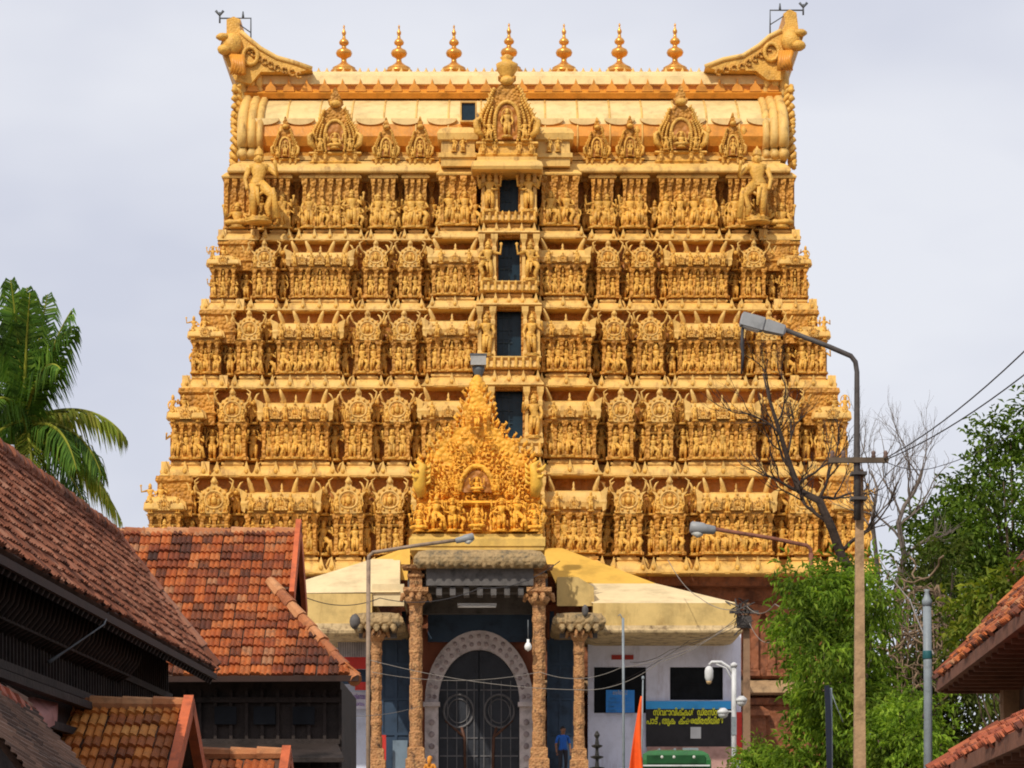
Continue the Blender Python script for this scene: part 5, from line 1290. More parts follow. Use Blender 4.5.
LEAF_YEL = leafmat('yellowish_leaf', [(.05, .09, .012), (.12, .18, .02), (.22, .27, .03), (.34, .32, .05)])
LEAF_OLIVE = leafmat('olive_leaf', [(.04, .06, .015), (.08, .11, .02), (.13, .15, .03), (.10, .13, .03)])
PALML = leafmat('palm_leaf', [(.03, .075, .012), (.055, .125, .016), (.09, .18, .022), (.16, .24, .03)], .25)
PALMY = leafmat('yellowing_palm_leaf', [(.07, .13, .014), (.17, .23, .025), (.32, .34, .04), (.38, .32, .06)], .3)
BARK = mat('grey_brown_bark', (.11, .075, .05), .9, .3, 4, .6, 14)
BARKD = mat('dark_dry_bark', (.050, .034, .026), .9, .3, 4, .5, 14)
BARKG = mat('pale_dry_twig', (.15, .12, .10), .9, .25, 5, .4, 14)
VINE = mat('dry_vine', (.20, .135, .085), .9, .3, 5, .4, 14)

def leaf(mb, p, d, up, L, w, key, droop=.25, m=0):
    "one leaf: two bent facets from p along d"
    d = d.normalized(); sd = d.cross(up)
    if sd.length < 1e-4: sd = Vector((1, 0, 0))
    sd.normalize(); nn = sd.cross(d)
    b = len(mb.f); mid = p+d*L*.5+nn*L*.06; tip = p+d*L-nn*L*droop
    mb.add([p, mid+sd*w/2, tip, mid-sd*w/2], [(0, 1, 2), (0, 2, 3)], m)
    mb.fuv[b] = key; mb.fuv[b+1] = key
def rdir(r):
    while True:
        v = Vector((r.uniform(-1, 1), r.uniform(-1, 1), r.uniform(-1, 1)))
        if .05 < v.length < 1: return v.normalized()
def foliage(clumps, per, L, w, seed, droop=.3, hang=.3, sprig=7):
    "leaf sprigs through the volume of many small clumps (centre, radius)"
    r = random.Random(seed); mb = MB(); mb.fuv = {}
    for c, rad in clumps:
        n = max(3, int(per*rad*rad))
        for k in range(n):
            v = rdir(r); q = rad*(r.random()**.45)
            p = Vector(c)+Vector((v.x*q, v.y*q, v.z*q*.85))
            ax = (v+Vector((0, 0, -hang))+rdir(r)*.6).normalized()
            for j in range(sprig):
                d = (ax*.7+rdir(r)*.75+Vector((0, 0, -hang*.5))).normalized()
                leaf(mb, p+ax*(L*.45*j), d, Vector((r.uniform(-.5, .5), r.uniform(-.5, .5), 1)), L*r.uniform(.7, 1.25), w*r.uniform(.75, 1.2), (r.random(), r.random()), droop)
    return mb
def clumps_in(poly, Y, depth, n, rad, seed):
    "clump centres filling a crown whose outline (picture points at distance Y) is poly"
    r = random.Random(seed); xs = [p[0] for p in poly]; ys = [p[1] for p in poly]; out = []
    cx, cy = sum(xs)/len(xs), sum(ys)/len(ys)
    while len(out) < n:
        x, y = r.uniform(min(xs), max(xs)), r.uniform(min(ys), max(ys))
        if not inpoly(x, y, poly): continue
        e = 1-min(1, math.hypot((x-cx)/(max(xs)-min(xs))*2, (y-cy)/(max(ys)-min(ys))*2))
        out.append((W(x, y, Y)+Vector((0, r.uniform(-.5, .5)*depth*(.35+e), 0)), rad*r.uniform(.55, 1.3)))
    return out
def branchy(mb, p, d, L, rad, depth, r, bend=.25, split=2, up=.1, m=0, spread=.55, shrink=.72):
    pts = [p.copy()]; rs = [rad]; n = 5; q = p.copy(); dd = d.normalized()
    for k in range(n):
        dd = (dd+rdir(r)*bend+Vector((0, 0, up))).normalized(); q = q+dd*(L/n); pts.append(q.copy()); rs.append(rad*(1-.42*(k+1)/n))
    mb.tube(pts, rs, 6 if rad > .03 else 4, m)
    ends = [q.copy()]
    if depth > 0:
        for s_ in range(split+(1 if r.random() < .4 else 0)):
            i = r.randint(2, n); nd = (dd+rdir(r)*spread).normalized()
            ends += branchy(mb, pts[i], nd, L*shrink*r.uniform(.75, 1.15), rs[i]*.68, depth-1, r, bend, split, up, m, spread, shrink)
        ends += branchy(mb, q, (dd+rdir(r)*.25).normalized(), L*shrink, rs[-1]*.95, depth-1, r, bend, split, up, m, spread, shrink)
    return ends
def tree(name, label, cat, poly, Y, depth, n, rad, per, L, w, m, seed, trunk_px, hang=.3, sprig=7, group=None, trunk_r=.22, bark=None):
    base = W(trunk_px, 800, Y); base.z = gz(Y)-.1
    t = tag(empty(name, base), label, cat, group); cl = clumps_in(poly, Y, depth, n, rad, seed)
    build(foliage(cl, per, L, w, seed, .3, hang, sprig), 'crown', m, t)
    mb = MB(); r = random.Random(seed); c = sum((Vector(q[0]) for q in cl), Vector())/len(cl)
    top = Vector((c.x, c.y, c.z)); P = [base, base+(top-base)*.35+Vector((.15, .1, 0)), base+(top-base)*.7+Vector((-.1, 0, 0)), top]
    mb.tube(P, [trunk_r, trunk_r*.8, trunk_r*.6, trunk_r*.4], 9)
    for q, _ in cl[::max(1, len(cl)//26)]:
        q = Vector(q); s = P[1]+(P[3]-P[1])*r.random(); mid = (s+q)/2+Vector((0, 0, -.25))+rdir(r)*.2
        mb.tube([s, mid, q], [trunk_r*.32, trunk_r*.2, .015], 5)
    build(mb, 'trunk', bark or BARK, t)
    return t
NEEM = [(785, 578), (800, 566), (826, 572), (850, 558), (862, 566), (872, 590), (878, 620), (884, 650), (878, 676), (874, 700), (872, 740), (872, 800), (778, 800), (786, 756), (806, 726), (812, 700), (796, 676), (784, 650), (790, 622), (780, 602)]
tree('neem_tree', 'bright green feathery leaved tree behind the tall concrete lamp post', 'tree', NEEM, 72, 4.5, 78, .46, 190, .22, .075, LEAF_NEEM, 3, 850, .45, 6, 'bright green feathery trees')
tree('neem_tree', 'light green bushy tree lower right between the concrete post and grey pipe', 'tree', [(872, 730), (884, 704), (904, 696), (922, 704), (936, 716), (946, 736), (950, 800), (866, 800)], 64, 3, 42, .42, 210, .17, .07, LEAF_NEEM, 5, 905, .4, 6, 'bright green feathery trees')
tree('bush', 'small bright green bush at the bottom edge before the lavender hall', 'bush', [(730, 764), (740, 750), (752, 748), (764, 756), (772, 768), (778, 800), (724, 800)], 84, 1.6, 34, .3, 300, .17, .06, LEAF_NEEM, 6, 750, .3, 6, None, .06)
BIG = [(920, 505), (948, 492), (958, 482), (978, 466), (988, 440), (1008, 420), (1040, 408), (1080, 414), (1110, 470), (1110, 640), (1000, 640), (960, 610), (930, 600), (914, 572), (938, 560), (926, 530)]
tree('broadleaf_tree', 'large dark green broadleaf tree rising at the right edge behind the wires', 'tree', BIG, 88, 7, 95, .66, 95, .24, .13, LEAF_DARK, 8, 1010, .15, 6, None, .38)
tree('creeper_tree', 'scrubby olive tree tangled with dry creepers left of the big dark tree', 'tree', [(905, 560), (930, 540), (955, 556), (968, 590), (960, 650), (945, 690), (915, 700), (886, 690), (878, 640), (884, 596)], 80, 3, 42, .5, 45, .22, .09, LEAF_OLIVE, 9, 920, .2, 6, None, .2, BARKD)
tree('leafy_shrub', 'yellow green broad leaved shrub above the orange eave at the right edge', 'shrub', [(958, 612), (976, 592), (1000, 582), (1024, 574), (1050, 580), (1050, 650), (990, 640), (966, 652), (950, 636)], 46, 2, 60, .26, 150, .17, .085, LEAF_YEL, 10, 1015, .2, 5, None, .08)
# dim thicket below the eaves, one uncountable mass
cl = clumps_in([(884, 640), (930, 650), (1000, 650), (1060, 670), (1060, 800), (884, 800)], 78, 4, 120, .6, 14)
th = build(foliage(cl, 60, .26, .10, 14, .3, .2, 6), 'undergrowth', LEAF_OLIVE); tag(th, 'tangled olive undergrowth behind the grey pipe and right hand eaves', 'undergrowth', None, 'stuff')
# dry vines hanging in loops
vb_ = MB(); r = random.Random(4)
for k in range(95):
    x, y = r.uniform(884, 945), r.uniform(575, 690); p = W(x, y, 76.5+r.uniform(-1, 1)); pts = [p]; d = Vector((r.uniform(-1, 1), r.uniform(-.3, .3), r.uniform(-1.2, .3)))
    for j in range(8): d = (d+rdir(r)*.7).normalized(); p = p+d*.22; pts.append(p)
    vb_.tube(pts, r.choice([.012, .018, .03]), 4, 0)
for k in range(9):
    x = 890+6*k; vb_.tube([W(x, 600+8*(k % 3), 76.8), W(x+r.uniform(-6, 6), 650, 76.5), W(x+r.uniform(-6, 6), 720, 76.6), W(x, 800, 76.6)], .025, 5, 0)
tag(build(vb_, 'dry_vines', VINE, None, W(910, 660, 76.5)), 'tangle of dead brown vines between the concrete post and grey pipe', 'vines', None, 'stuff')
# leafless trees
def bare(name, label, pts, radii, Y, seed, twigs, m, L=1.6, dep=3, up=.08):
    P = [W(x, y, Y)+Vector((0, .3*math.sin(k*1.7), 0)) for k, (x, y) in enumerate(pts)]; base = P[0].copy(); base.z = gz(Y)-.1
    mb = MB(); r = random.Random(seed); mb.tube([base]+P, [radii[0]*1.2]+radii, 8)
    for i, dx, dz in twigs:
        i0 = int(i); f = i-i0; s = P[i0]+(P[min(i0+1, len(P)-1)]-P[i0])*f
        branchy(mb, s, Vector((dx, r.uniform(-.3, .3), dz)), L, radii[min(i0, len(radii)-1)]*.5, dep, r, .28, 2, up)
    t = tag(build(mb, name, m, None, base), label, 'bare tree', 'leafless trees right of the tower')
    return t
bare('bare_tree', 'leafless dark tree with crooked branches in front of the golden tower right side',
     [(862, 590), (843, 556), (832, 530), (818, 502), (800, 490), (790, 462), (778, 430), (768, 398), (764, 372)], [.17, .15, .13, .115, .10, .08, .06, .04, .02], 79, 21,
     [(2.2, -.9, .5), (3.0, .5, 1), (3.6, -1, .35), (4.2, .7, 1), (4.8, -.8, .7), (5.2, .6, 1), (5.8, -.5, 1), (6.2, .5, 1), (6.8, -.4, 1), (1.2, .8, .9), (3.2, .9, .2)], BARKD, 1.05, 3)
bare('bare_tree', 'leafless pale grey tree standing against the sky right of the tower',
     [(900, 640), (898, 590), (904, 556), (897, 524), (905, 505), (916, 490), (922, 468)], [.12, .11, .09, .075, .06, .05, .03], 83, 22,
     [(1.8, .6, 1), (2.3, -.7, 1), (2.9, .9, .6), (3.4, -.5, 1), (4, .6, 1), (4.5, -.4, 1), (5.1, .5, 1), (5.6, -.5, 1)], BARKG, 1.25, 3)
bare('bare_tree', 'thin leafless tree whose twigs spread beside the post crossarm',
     [(884, 640), (878, 560), (872, 520), (876, 490), (872, 470)], [.08, .07, .055, .04, .02], 81, 23,
     [(1.4, -.4, 1), (2, .7, .8), (2.5, -.6, 1), (3, .5, 1), (3.5, -.5, 1)], BARKG, 1.1, 3)

# ---------------------------------------------------------------- coconut palm
def frond(mb, p, yaw, el, L, droop, r, twist=0.0, m=0, wl=.75):
    d = Vector((math.cos(yaw)*math.cos(el), math.sin(yaw)*math.cos(el), math.sin(el))); pts = [p.copy()]; q = p.copy(); n = 16
    for k in range(n):
        d = (d+Vector((0, 0, -droop*(.35+1.3*k/n)))).normalized(); q = q+d*(L/n); pts.append(q.copy())
    mb.tube(pts, [.06*(1-.9*k/n)+.006 for k in range(n+1)], 5, 1, smooth=True)
    for f in range(len(mb.f)):
        if f not in mb.fuv: mb.fuv[f] = (.5, .5)
    nl = 64
    for k in range(3, nl):
        u = k/nl*n; i = min(int(u), n-1); f = u-i; c = pts[i]+(pts[i+1]-pts[i])*f; t = (pts[i+1]-pts[i]).normalized()
        side = t.cross(Vector((0, 0, 1)))
        if side.length < .15: side = Vector((math.sin(yaw), -math.cos(yaw), 0))
        side.normalize()
        ll = wl*math.sin(PI*(.12+.86*k/nl))**.6*r.uniform(.85, 1.1)
        for sg in (-1, 1):
            dl = (side*sg*.75+t*.8+Vector((0, 0, -.15-.55*r.random()))+rdir(r)*.12).normalized()
            a = c; b_ = c+dl*ll*.5; e = c+dl*ll*.78+Vector((0, 0, -ll*r.uniform(.4, .7))); wv = t*.034
            b0 = len(mb.f); mb.add([a-wv*.6, a+wv*.6, b_+wv, b_-wv, e], [(0, 1, 2, 3), (3, 2, 4)], m); key = (r.random(), r.random()); mb.fuv[b0] = key; mb.fuv[b0+1] = key
YPm = 66.0; pc = W(26, 424, YPm)
palm = tag(empty('coconut_palm', (pc.x-.6, YPm+.4, gz(YPm)-.1)), 'tall coconut palm with drooping yellowing fronds behind the tiled roofs at left', 'palm tree')
mb = MB(); tb = [Vector((pc.x-.6, YPm+.4, gz(YPm)-.1))+(pc-Vector((pc.x-.6, YPm+.4, gz(YPm)-.1)))*(k/12)+Vector((.15*math.sin(k*.35), 0, 0)) for k in range(13)]
mb.tube(tb, [.2-.006*k+.012*(k % 2) for k in range(13)], 10); build(mb, 'trunk', BARK, palm)
r = random.Random(12)
#        yaw, elev, length, droop, yellow
FR = [(95, 86, 3.4, .02, 0), (60, 80, 3.3, .035, 0), (150, 82, 3.4, .03, 0), (20, 76, 2.9, .05, 0), (200, 72, 3.2, .05, 0), (-70, 76, 3.2, .04, 0), (-20, 70, 2.6, .07, 0), (120, 78, 3.2, .03, 0), (-110, 80, 3.3, .03, 0), (190, 84, 3.4, .03, 0), (110, 66, 3.1, .06, 0),
      (5, 28, 2.7, .105, 1), (-30, 5, 2.9, .115, 0), (8, -24, 3.2, .07, 1), (-55, 5, 3.0, .10, 0), (-100, 30, 3.0, .10, 0), (-140, 50, 3.0, .08, 0), (180, 30, 3.0, .1, 0), (165, 5, 3.0, .1, 0),
      (40, 10, 2.9, .11, 1), (-15, -25, 3.0, .06, 1), (-75, -28, 2.8, .05, 1), (-35, -35, 3.1, .05, 0), (-120, -15, 2.8, .08, 0), (70, 35, 2.8, .11, 0), (-60, 50, 2.9, .1, 0), (-40, -50, 2.9, .04, 0), (-160, -20, 2.8, .08, 0)]
for yaw, el, L, dr, yl in FR:
    mb = MB(); mb.fuv = {}
    frond(mb, pc+rdir(r)*.12, R(yaw), R(el), L*r.uniform(.95, 1.05), dr, r, 0, 0, 1.0 if el > 40 else .92)
    build(mb, 'frond', [PALMY if yl else PALML, PALMY], palm)
mb = MB()
for k in range(9):
    a = k*2.4; mb.ell((pc.x+.32*math.cos(a), pc.y+.32*math.sin(a), pc.z-.25-.1*(k % 3)), (.13, .13, .16), 0, 9, 6)
build(mb, 'coconut_bunch', mat('green_coconut', (.14, .16, .03), .5, .2, 5), palm)
# ---------------------------------------------------------------- posts, lamps, wires
CONC = mat('weathered_concrete_post', (.42, .27, .15), .85, .2, 3, .4, 12, dirt=(.22, .13, .07, .6), streak=.8)
STEELG = mat('grey_painted_steel', (.22, .25, .27), .5, .15, 4, .1, 10)
STEELD = mat('dark_steel_tube', (.075, .065, .06), .55, .2, 5, .1, 10)
RUST = mat('rusty_tube', (.20, .075, .045), .7, .25, 6, .2, 14)
LAMPH = mat('pale_lamp_shell', (.27, .275, .28), .45, .12, 4)
GLASSD = mat('lamp_lens', (.55, .55, .50), .2, .05, 3)
WIRE = mat('black_cable', (.045, .042, .045), .6, .1, 3)
PALEW = mat('pale_cable', (.24, .215, .19), .6, .1, 3)
def zg(Y): return gz(Y)-.05
def lamp_head(mb, a, b, wd, m=0, ml=1):
    "cobra head from the tip a to the neck b"
    a, b = Vector(a), Vector(b); L = (b-a).length; t = (b-a).normalized()
    mb.tube([a, a+t*L*.06, a+t*L*.5, a+t*L*.56, a+t*L*.94, b], [wd*.35, wd*.5, wd*.5, wd*.42, wd*.36, wd*.14], 10, m, flat=.9)
    mb.tube([a+t*L*.08+Vector((0, 0, -wd*.36)), a+t*L*.3+Vector((0, 0, -wd*.48)), a+t*L*.48+Vector((0, 0, -wd*.36))], [wd*.2, wd*.36, wd*.2], 8, ml)
# tall post on the right
Y = 48.0; s = Y/F; x = W(859.5, 0, Y).x; base = Vector((x, Y, zg(Y)))
post = tag(empty('street_lamp', base), 'tall tan concrete post with grey steel arm and long drooping lamp head', 'street lamp', 'street lamps around the gate')
mb = MB(); zc = W(0, 470, Y).z; H = zc-base.z
mb.loft([(0, 0), (H, .055)], .235, .20, (x, Y-.1, base.z), 0, back=True)
build(mb, 'concrete_post', CONC, post)
mb = MB(); mb.tube([W(857.5, 520, Y-.14), W(857, 462, Y-.14), W(857, 372, Y-.14), W(855.5, 362, Y-.14), W(851, 356, Y-.14), W(830, 347, Y-.14), W(786, 330, Y-.14)], [.065, .06, .045, .045, .045, .045, .04], 9)
for py in (475, 500): mb.box((W(857.5, py, Y).x, Y-.12, W(0, py, Y).z), (.27, .3, .05), 0)
build(mb, 'arm', STEELD, post)
mb = MB(); a_, b_ = W(740.5, 319, Y-.14), W(786, 331.5, Y-.14); t_ = (b_-a_).normalized(); n_ = Vector((t_.z, 0, -t_.x)); n_ = n_ if n_.z > 0 else -n_
MX = Matrix(((t_.x, 0, n_.x, a_.x), (0, 1, 0, a_.y), (t_.z, 0, n_.z, a_.z), (0, 0, 0, 1))); L_ = (b_-a_).length
mb.add([(q*L_, y, z) for q, hy, zb, zt in ((0, .09, -.07, .08), (.03, .13, -.11, .12), (.5, .13, -.11, .12), (.53, .09, -.09, .09), (.56, .11, -.10, .11), (.95, .10, -.08, .09), (1, .05, -.03, .04)) for y, z in ((-hy, zb), (hy, zb), (hy*.8, zt), (-hy*.8, zt))],
       [(4*k+i, 4*k+(i+1) % 4, 4*k+4+(i+1) % 4, 4*k+4+i) for k in range(6) for i in range(4)]+[(3, 2, 1, 0), (24, 25, 26, 27)], 0, False, MX)
mb.box((.27*L_, 0, -.12), (.34*L_, .2, .03), 1, MX); build(mb, 'lamp_head', [LAMPH, GLASSD], post)
mb = MB(); mb.box((W(857, 462, Y).x, Y-.2, W(0, 462, Y).z), (1.03, .08, .09), 2)
for px in (831, 842, 872, 884): mb.lathe([(.025, 0), (.045, .04), (.03, .07), (.045, .10), (.02, .14)], (W(px, 0, Y).x, Y-.2, W(0, 460.5, Y).z), 9, 1)
build(mb, 'crossarm', [RUST, mat('insulator_glaze', (.16, .10, .08), .3), mat('old_crossarm_timber', (.13, .095, .065), .8)], post)
mb = MB(); mb.tube([W(742.5, 328, Y-.14), W(742, 345, Y-.14), W(743, 356, Y-.14), W(741.5, 374, Y-.14)], [.03, .035, .025, .02], 6)
tag(build(mb, 'hanging_cable', WIRE, None, W(742, 330, Y-.14)), 'short dark cable dangling from the tip of the long lamp head', 'cable')
# lamp above the trees, lamp before the porch
def street_lamp(px, Y, pole, arm, head, rp, m, label, mh=LAMPH, wd=.3):
    b = Vector((W(px, 0, Y).x, Y, zg(Y))); o = tag(empty('street_lamp', b), label, 'street lamp', 'street lamps around the gate')
    mb = MB(); mb.tube([b]+[W(a, c, Y) for a, c in pole], rp*1.15, 8); build(mb, 'pole', m, o)
    mb = MB(); mb.tube([W(a, c, Y) for a, c in arm], rp, 8); build(mb, 'arm', m, o)
    mb = MB(); lamp_head(mb, W(head[0], head[1], Y), W(head[2], head[3], Y), wd); build(mb, 'lamp_head', [mh, GLASSD], o)
    return o
street_lamp(811, 76.5, [(811, 575), (811, 553)], [(811, 556), (810.5, 549), (807, 545.5), (770, 538), (714, 529)], (690, 527, 716, 530.5), .055, RUST, 'rusty lamp arm reaching out of the green tree with a white lamp head', LAMPH, .34)
street_lamp(368.5, 90, [(368, 700), (368.5, 560)], [(368.5, 562), (369, 556), (373, 552.5), (420, 545), (458, 540)], (474, 536.5, 455, 541), .06, mat('brown_painted_tube', (.27, .19, .13), .6, .2, 4), 'slim street lamp left of the porch with its arm bent towards the roof', LAMPH, .26)
# white post with lantern and camera domes
Y = 92.0; b = Vector((W(734, 0, Y).x, Y, zg(Y))); cp = tag(empty('camera_post', b), 'white steel post with a curved lantern arm and round camera domes before the lavender hall', 'post')
WHP = mat('white_painted_steel', (.60, .60, .60), .45, .1, 4)
mb = MB(); mb.tube([b, W(734, 700, Y), W(734, 667, Y)], .085, 10); mb.lathe([(.12, 0), (.12, .1), (.03, .16)], W(734, 667, Y), 10, 0); build(mb, 'pole', WHP, cp)
mb = MB(); mb.tube([W(734, 676, Y), W(729, 667, Y), W(721, 662, Y), W(712, 662, Y), W(709, 665, Y)], .05, 7); mb.tube([W(734, 684, Y), W(726, 668, Y), W(716, 664, Y)], .025, 6); build(mb, 'lantern_arm', WHP, cp)
mb = MB(); c = W(709, 675, Y); mb.lathe([(.05, -.24), (.10, -.2), (.145, -.08), (.15, .14), (.12, .24), (.05, .30)], c, 10, 0); mb.lathe([(.03, -.31), (.08, -.28), (.10, -.2)], c, 10, 1); build(mb, 'lantern', [WHP, mat('amber_lamp_glass', (.40, .26, .12), .3)], cp)
for px, py in ((723, 714), (741.5, 702)):
    mb = MB(); c = W(px, py, Y); mb.ell(c, (.17, .17, .15), 0, 12, 8); mb.lathe([(.2, .02), (.19, .1), (.08, .2)], c, 12, 0); mb.tube([c+Vector((0, 0, .1)), W(734, py-2, Y)], .03, 6); build(mb, 'camera_dome', WHP, cp)
mb = MB(); mb.box(W(734, 726, Y), (.16, .22, .6), 0); build(mb, 'control_box', STEELG, cp)
# brown utility post with wires, thin mast, grey pipe, dark board
Y = 95.0; b = Vector((W(746.5, 0, Y).x, Y, zg(Y))); up_ = tag(empty('utility_post', b), 'brown utility post with a knot of wires on top right of the lavender hall', 'utility post')
mb = MB(); h = W(0, 603, Y).z-b.z; mb.loft([(0, 0), (h, .05)], .30, .26, (b.x, Y-.13, b.z), 0, back=True); build(mb, 'post', mat('brown_old_concrete', (.25, .15, .09), .85, .2, 3, .3, 10), up_)
mb = MB(); mb.box(W(744, 612, Y-.25), (1.0, .1, .1), 0); mb.box(W(744, 622, Y-.25), (.5, .26, .4), 0)
r = random.Random(8)
for k in range(10):
    p = W(744+r.uniform(-7, 7), 612+r.uniform(-6, 14), Y-.3); mb.tube([p, p+rdir(r)*.4, p+rdir(r)*.55, p+rdir(r)*.5], .022, 4, 0)
build(mb, 'wire_knot', STEELD, up_)
Y = 93.0; b = Vector((W(623.5, 0, Y).x, Y, zg(Y))); mb = MB(); mb.tube([b, W(623.5, 700, Y), W(623, 618, Y)], .045, 7); mb.tube([W(623, 620, Y), W(620, 614, Y), W(618, 616, Y)], .02, 5)
tag(build(mb, 'thin_mast', STEELG, None, b), 'thin grey mast standing in front of the left dark window', 'mast')
Y = 40.0; b = Vector((W(928, 0, Y).x, Y, zg(Y))); gp = tag(empty('grey_pipe', b), 'upright grey steel pipe with a teal band and rough top near the right eave', 'pipe')
mb = MB(); mb.tube([b, W(928, 690, Y), W(927, 604, Y)], .062, 12); mb.lathe([(.07, 0), (.075, .08), (.05, .12), (.03, .2), (.05, .24)], W(927, 606, Y), 9, 0); build(mb, 'pipe', STEELG, gp)
mb = MB(); c = W(927.3, 655, Y); mb.lathe([(.066, -.06), (.069, -.05), (.069, .05), (.066, .06)], c, 12, 0); build(mb, 'band', mat('teal_tape', (.02, .10, .11), .5), gp)
Y = 58.0; b = Vector((W(831, 0, Y).x, Y, zg(Y))); db = tag(empty('banner_post', b), 'narrow dark navy board fixed to a thin grey post in front of the green tree', 'banner post')
mb = MB(); mb.tube([b, W(831, 740, Y), W(830.5, 688, Y)], .035, 7); mb.tube([W(830.5, 690, Y), W(836, 705, Y), W(843, 722, Y)], .010, 4); build(mb, 'post', STEELG, db)
mb = MB(); c0, c1 = W(824, 686, Y), W(832, 770, Y); mb.extr([(c0.x, c0.z), (c0.x+.10, c0.z+.01), (c0.x+.145, W(0, 722, Y).z), (c1.x-.02, c1.z), (c1.x-.12, c1.z), (c0.x+.02, W(0, 718, Y).z)][::-1], Y-.12, Y-.07, 0); build(mb, 'board', mat('navy_board', (.012, .016, .03), .5, .2, 2), db)
# overhead wires, each its own
def wire(pts, label, rad=.014, sag=.0, m=None, group='overhead wires'):
    P = [W(*p) for p in pts]; out = []
    for a, c in zip(P, P[1:]):
        for k in range(12): t = k/12; out.append(a+(c-a)*t+Vector((0, 0, -sag*4*t*(1-t))))
    out.append(P[-1]); mb = MB(); mb.tube(out, rad*.72, 5); return tag(build(mb, 'wire', m or WIRE, None, P[0]), label, 'wire', group)
wire([(884, 459, 47.8), (1060, 316, 34)], 'uppermost black wire sweeping from the crossarm up to the right edge', .015, .16)
wire([(885, 460, 47.8), (1060, 346, 36)], 'second black wire from the crossarm rising to the right edge', .015, .14)
wire([(886, 462, 47.8), (940, 466, 52), (1060, 404, 40)], 'thin black wire crossing the crown of the big dark tree', .011, .1)
wire([(884, 462, 47.8), (896, 500, 66), (915, 580, 78)], 'slack wire dropping from the crossarm into the bare trees', .011, .5)
wire([(560, 561, 97.5), (480, 588, 97), (380, 598, 96), (300, 595, 92)], 'dark cable looping across the porch front from the yellow roof', .022, .3)
wire([(743, 612, 94.8), (660, 662, 96), (585, 690, 96), (366, 659, 96)], 'pale cable strung low across the arched door from the utility post', .016, .25, PALEW)
wire([(743, 618, 94.8), (620, 668, 96), (540, 672, 96.5), (372, 672, 96)], 'second pale cable sagging across the arched door', .014, .3, PALEW)
wire([(743, 608, 94.8), (700, 598, 95.5), (668, 560, 100)], 'pale wire climbing from the utility post to the tower base', .018, .2, PALEW)
wire([(746, 605, 94.8), (775, 604, 88), (812, 590, 77)], 'pale wire from the utility post into the green tree', .022, .3, PALEW)
wire([(748, 620, 94.8), (780, 634, 88), (800, 618, 78)], 'slack loop of wire below the utility post top', .016, .5, PALEW)
wire([(744, 616, 94.8), (670, 650, 99.6), (630, 662, 103.5)], 'black wire from the utility post to the wall over the left window', .014, .15)
wire([(744, 622, 94.8), (690, 640, 99.6), (600, 690, 103)], 'lower black wire slanting to the notice board', .014, .15)
wire([(0, 706, 44), (250, 700, 60), (420, 706, 94)], 'thin pale wire running past the dark timber houses', .012, .35, PALEW)
wire([(880, 560, 76), (910, 600, 60), (934, 655, 40.3)], 'bent pale wire leaning from the dry trees to the grey pipe', .02, .05, PALEW)
# ---------------------------------------------------------------- flag, bus, oil lamps, people
Y = 84.0; b = Vector((W(642, 0, Y).x, Y, zg(Y))); fl = tag(empty('flag', b), 'long saffron orange pennant hanging on a thin pole in front of the black signboard', 'flag')
mb = MB(); mb.tube([b, W(642, 740, Y), W(643, 678, Y)], [.035, .03, .022], 7); mb.ell(W(643, 678, Y), (.05, .05, .07), 0, 7, 5); build(mb, 'pole', STEELG, fl)
mb = MB(); nz_, nx_ = 14, 6
for j in range(nz_+1):
    py = 696+82*j/nz_; wd = 2+13.5*(j/nz_)**.9
    for i in range(nx_+1):
        u = i/nx_; p = W(642.5-wd*u, py+6*u*(j/nz_), Y); p.y += .14*math.sin(u*7+j*.35)*(j/nz_)+.03; mb.v.append(tuple(p))
for j in range(nz_):
    for i in range(nx_): q = j*(nx_+1)+i; mb.f.append((q, q+1, q+nx_+2, q+nx_+1)); mb.m.append(0); mb.s.append(True)
fo = build(mb, 'cloth', mat('saffron_cloth', (.80, .10, .012), .75, .08, 3), fl); so2 = fo.modifiers.new('thick', 'SOLIDIFY'); so2.thickness = .01
# green bus, nose towards the camera
Y = 88.0; s = Y/F; bx = W(676, 0, Y).x; bz = gz(Y); zt = W(0, 749, Y).z; bw = 74*s; hh = zt-bz
GRN = mat('green_bus_paint', (.025, .13, .035), .35, .12, 2, dirt=(.05, .08, .04, .4)); RUB = mat('tyre_rubber', (.02, .02, .02), .8); GLS = mat('bus_glass', (.02, .026, .03), .12, .1, 2, spec=.6)
bus = tag(empty('bus', (bx, Y+4, bz)), 'green bus with a row of small roof lights parked before the lavender hall', 'bus')
mb = MB(); bh = hh-.42
mb.loft([(0, .08), (.1, 0), (bh*.5, 0), (bh*.55, .02), (bh-.35, .06), (bh-.15, .14), (bh-.04, .32), (bh, .6)], bw, 8.6, (bx, Y, bz+.42), 0, back=True, smooth=False)
build(mb, 'body', GRN, bus)
mb = MB(); mb.box((bx, Y+.02, bz+hh*.60), (bw-.35, .06, hh*.24), 0); build(mb, 'windscreen', GLS, bus)
mb = MB(); mb.box((bx, Y+.03, bz+hh-.33), (bw-.5, .06, .26), 0); build(mb, 'destination_board', mat('dark_green_board', (.012, .07, .02), .4), bus)
mb = MB(); mb.box((bx, Y+.0, bz+hh-.53), (bw-.2, .06, .05), 0); build(mb, 'trim_strip', WHP, bus)
for px in (662, 674, 694): mb = MB(); mb.ell((W(px, 0, Y).x, Y+.02, W(0, 757, Y).z), (.06, .04, .06), 0, 8, 5); build(mb, 'marker_light', GLASSD, bus)
mb = MB()
for k in range(3): mb.box((bx-.5+.5*k, Y+1.2, zt+.02), (.06, 1.4, .06), 0)
mb.box((bx+bw*.22, Y+.9, zt+.03), (.5, .2, .10), 0); build(mb, 'roof_rail', STEELG, bus)
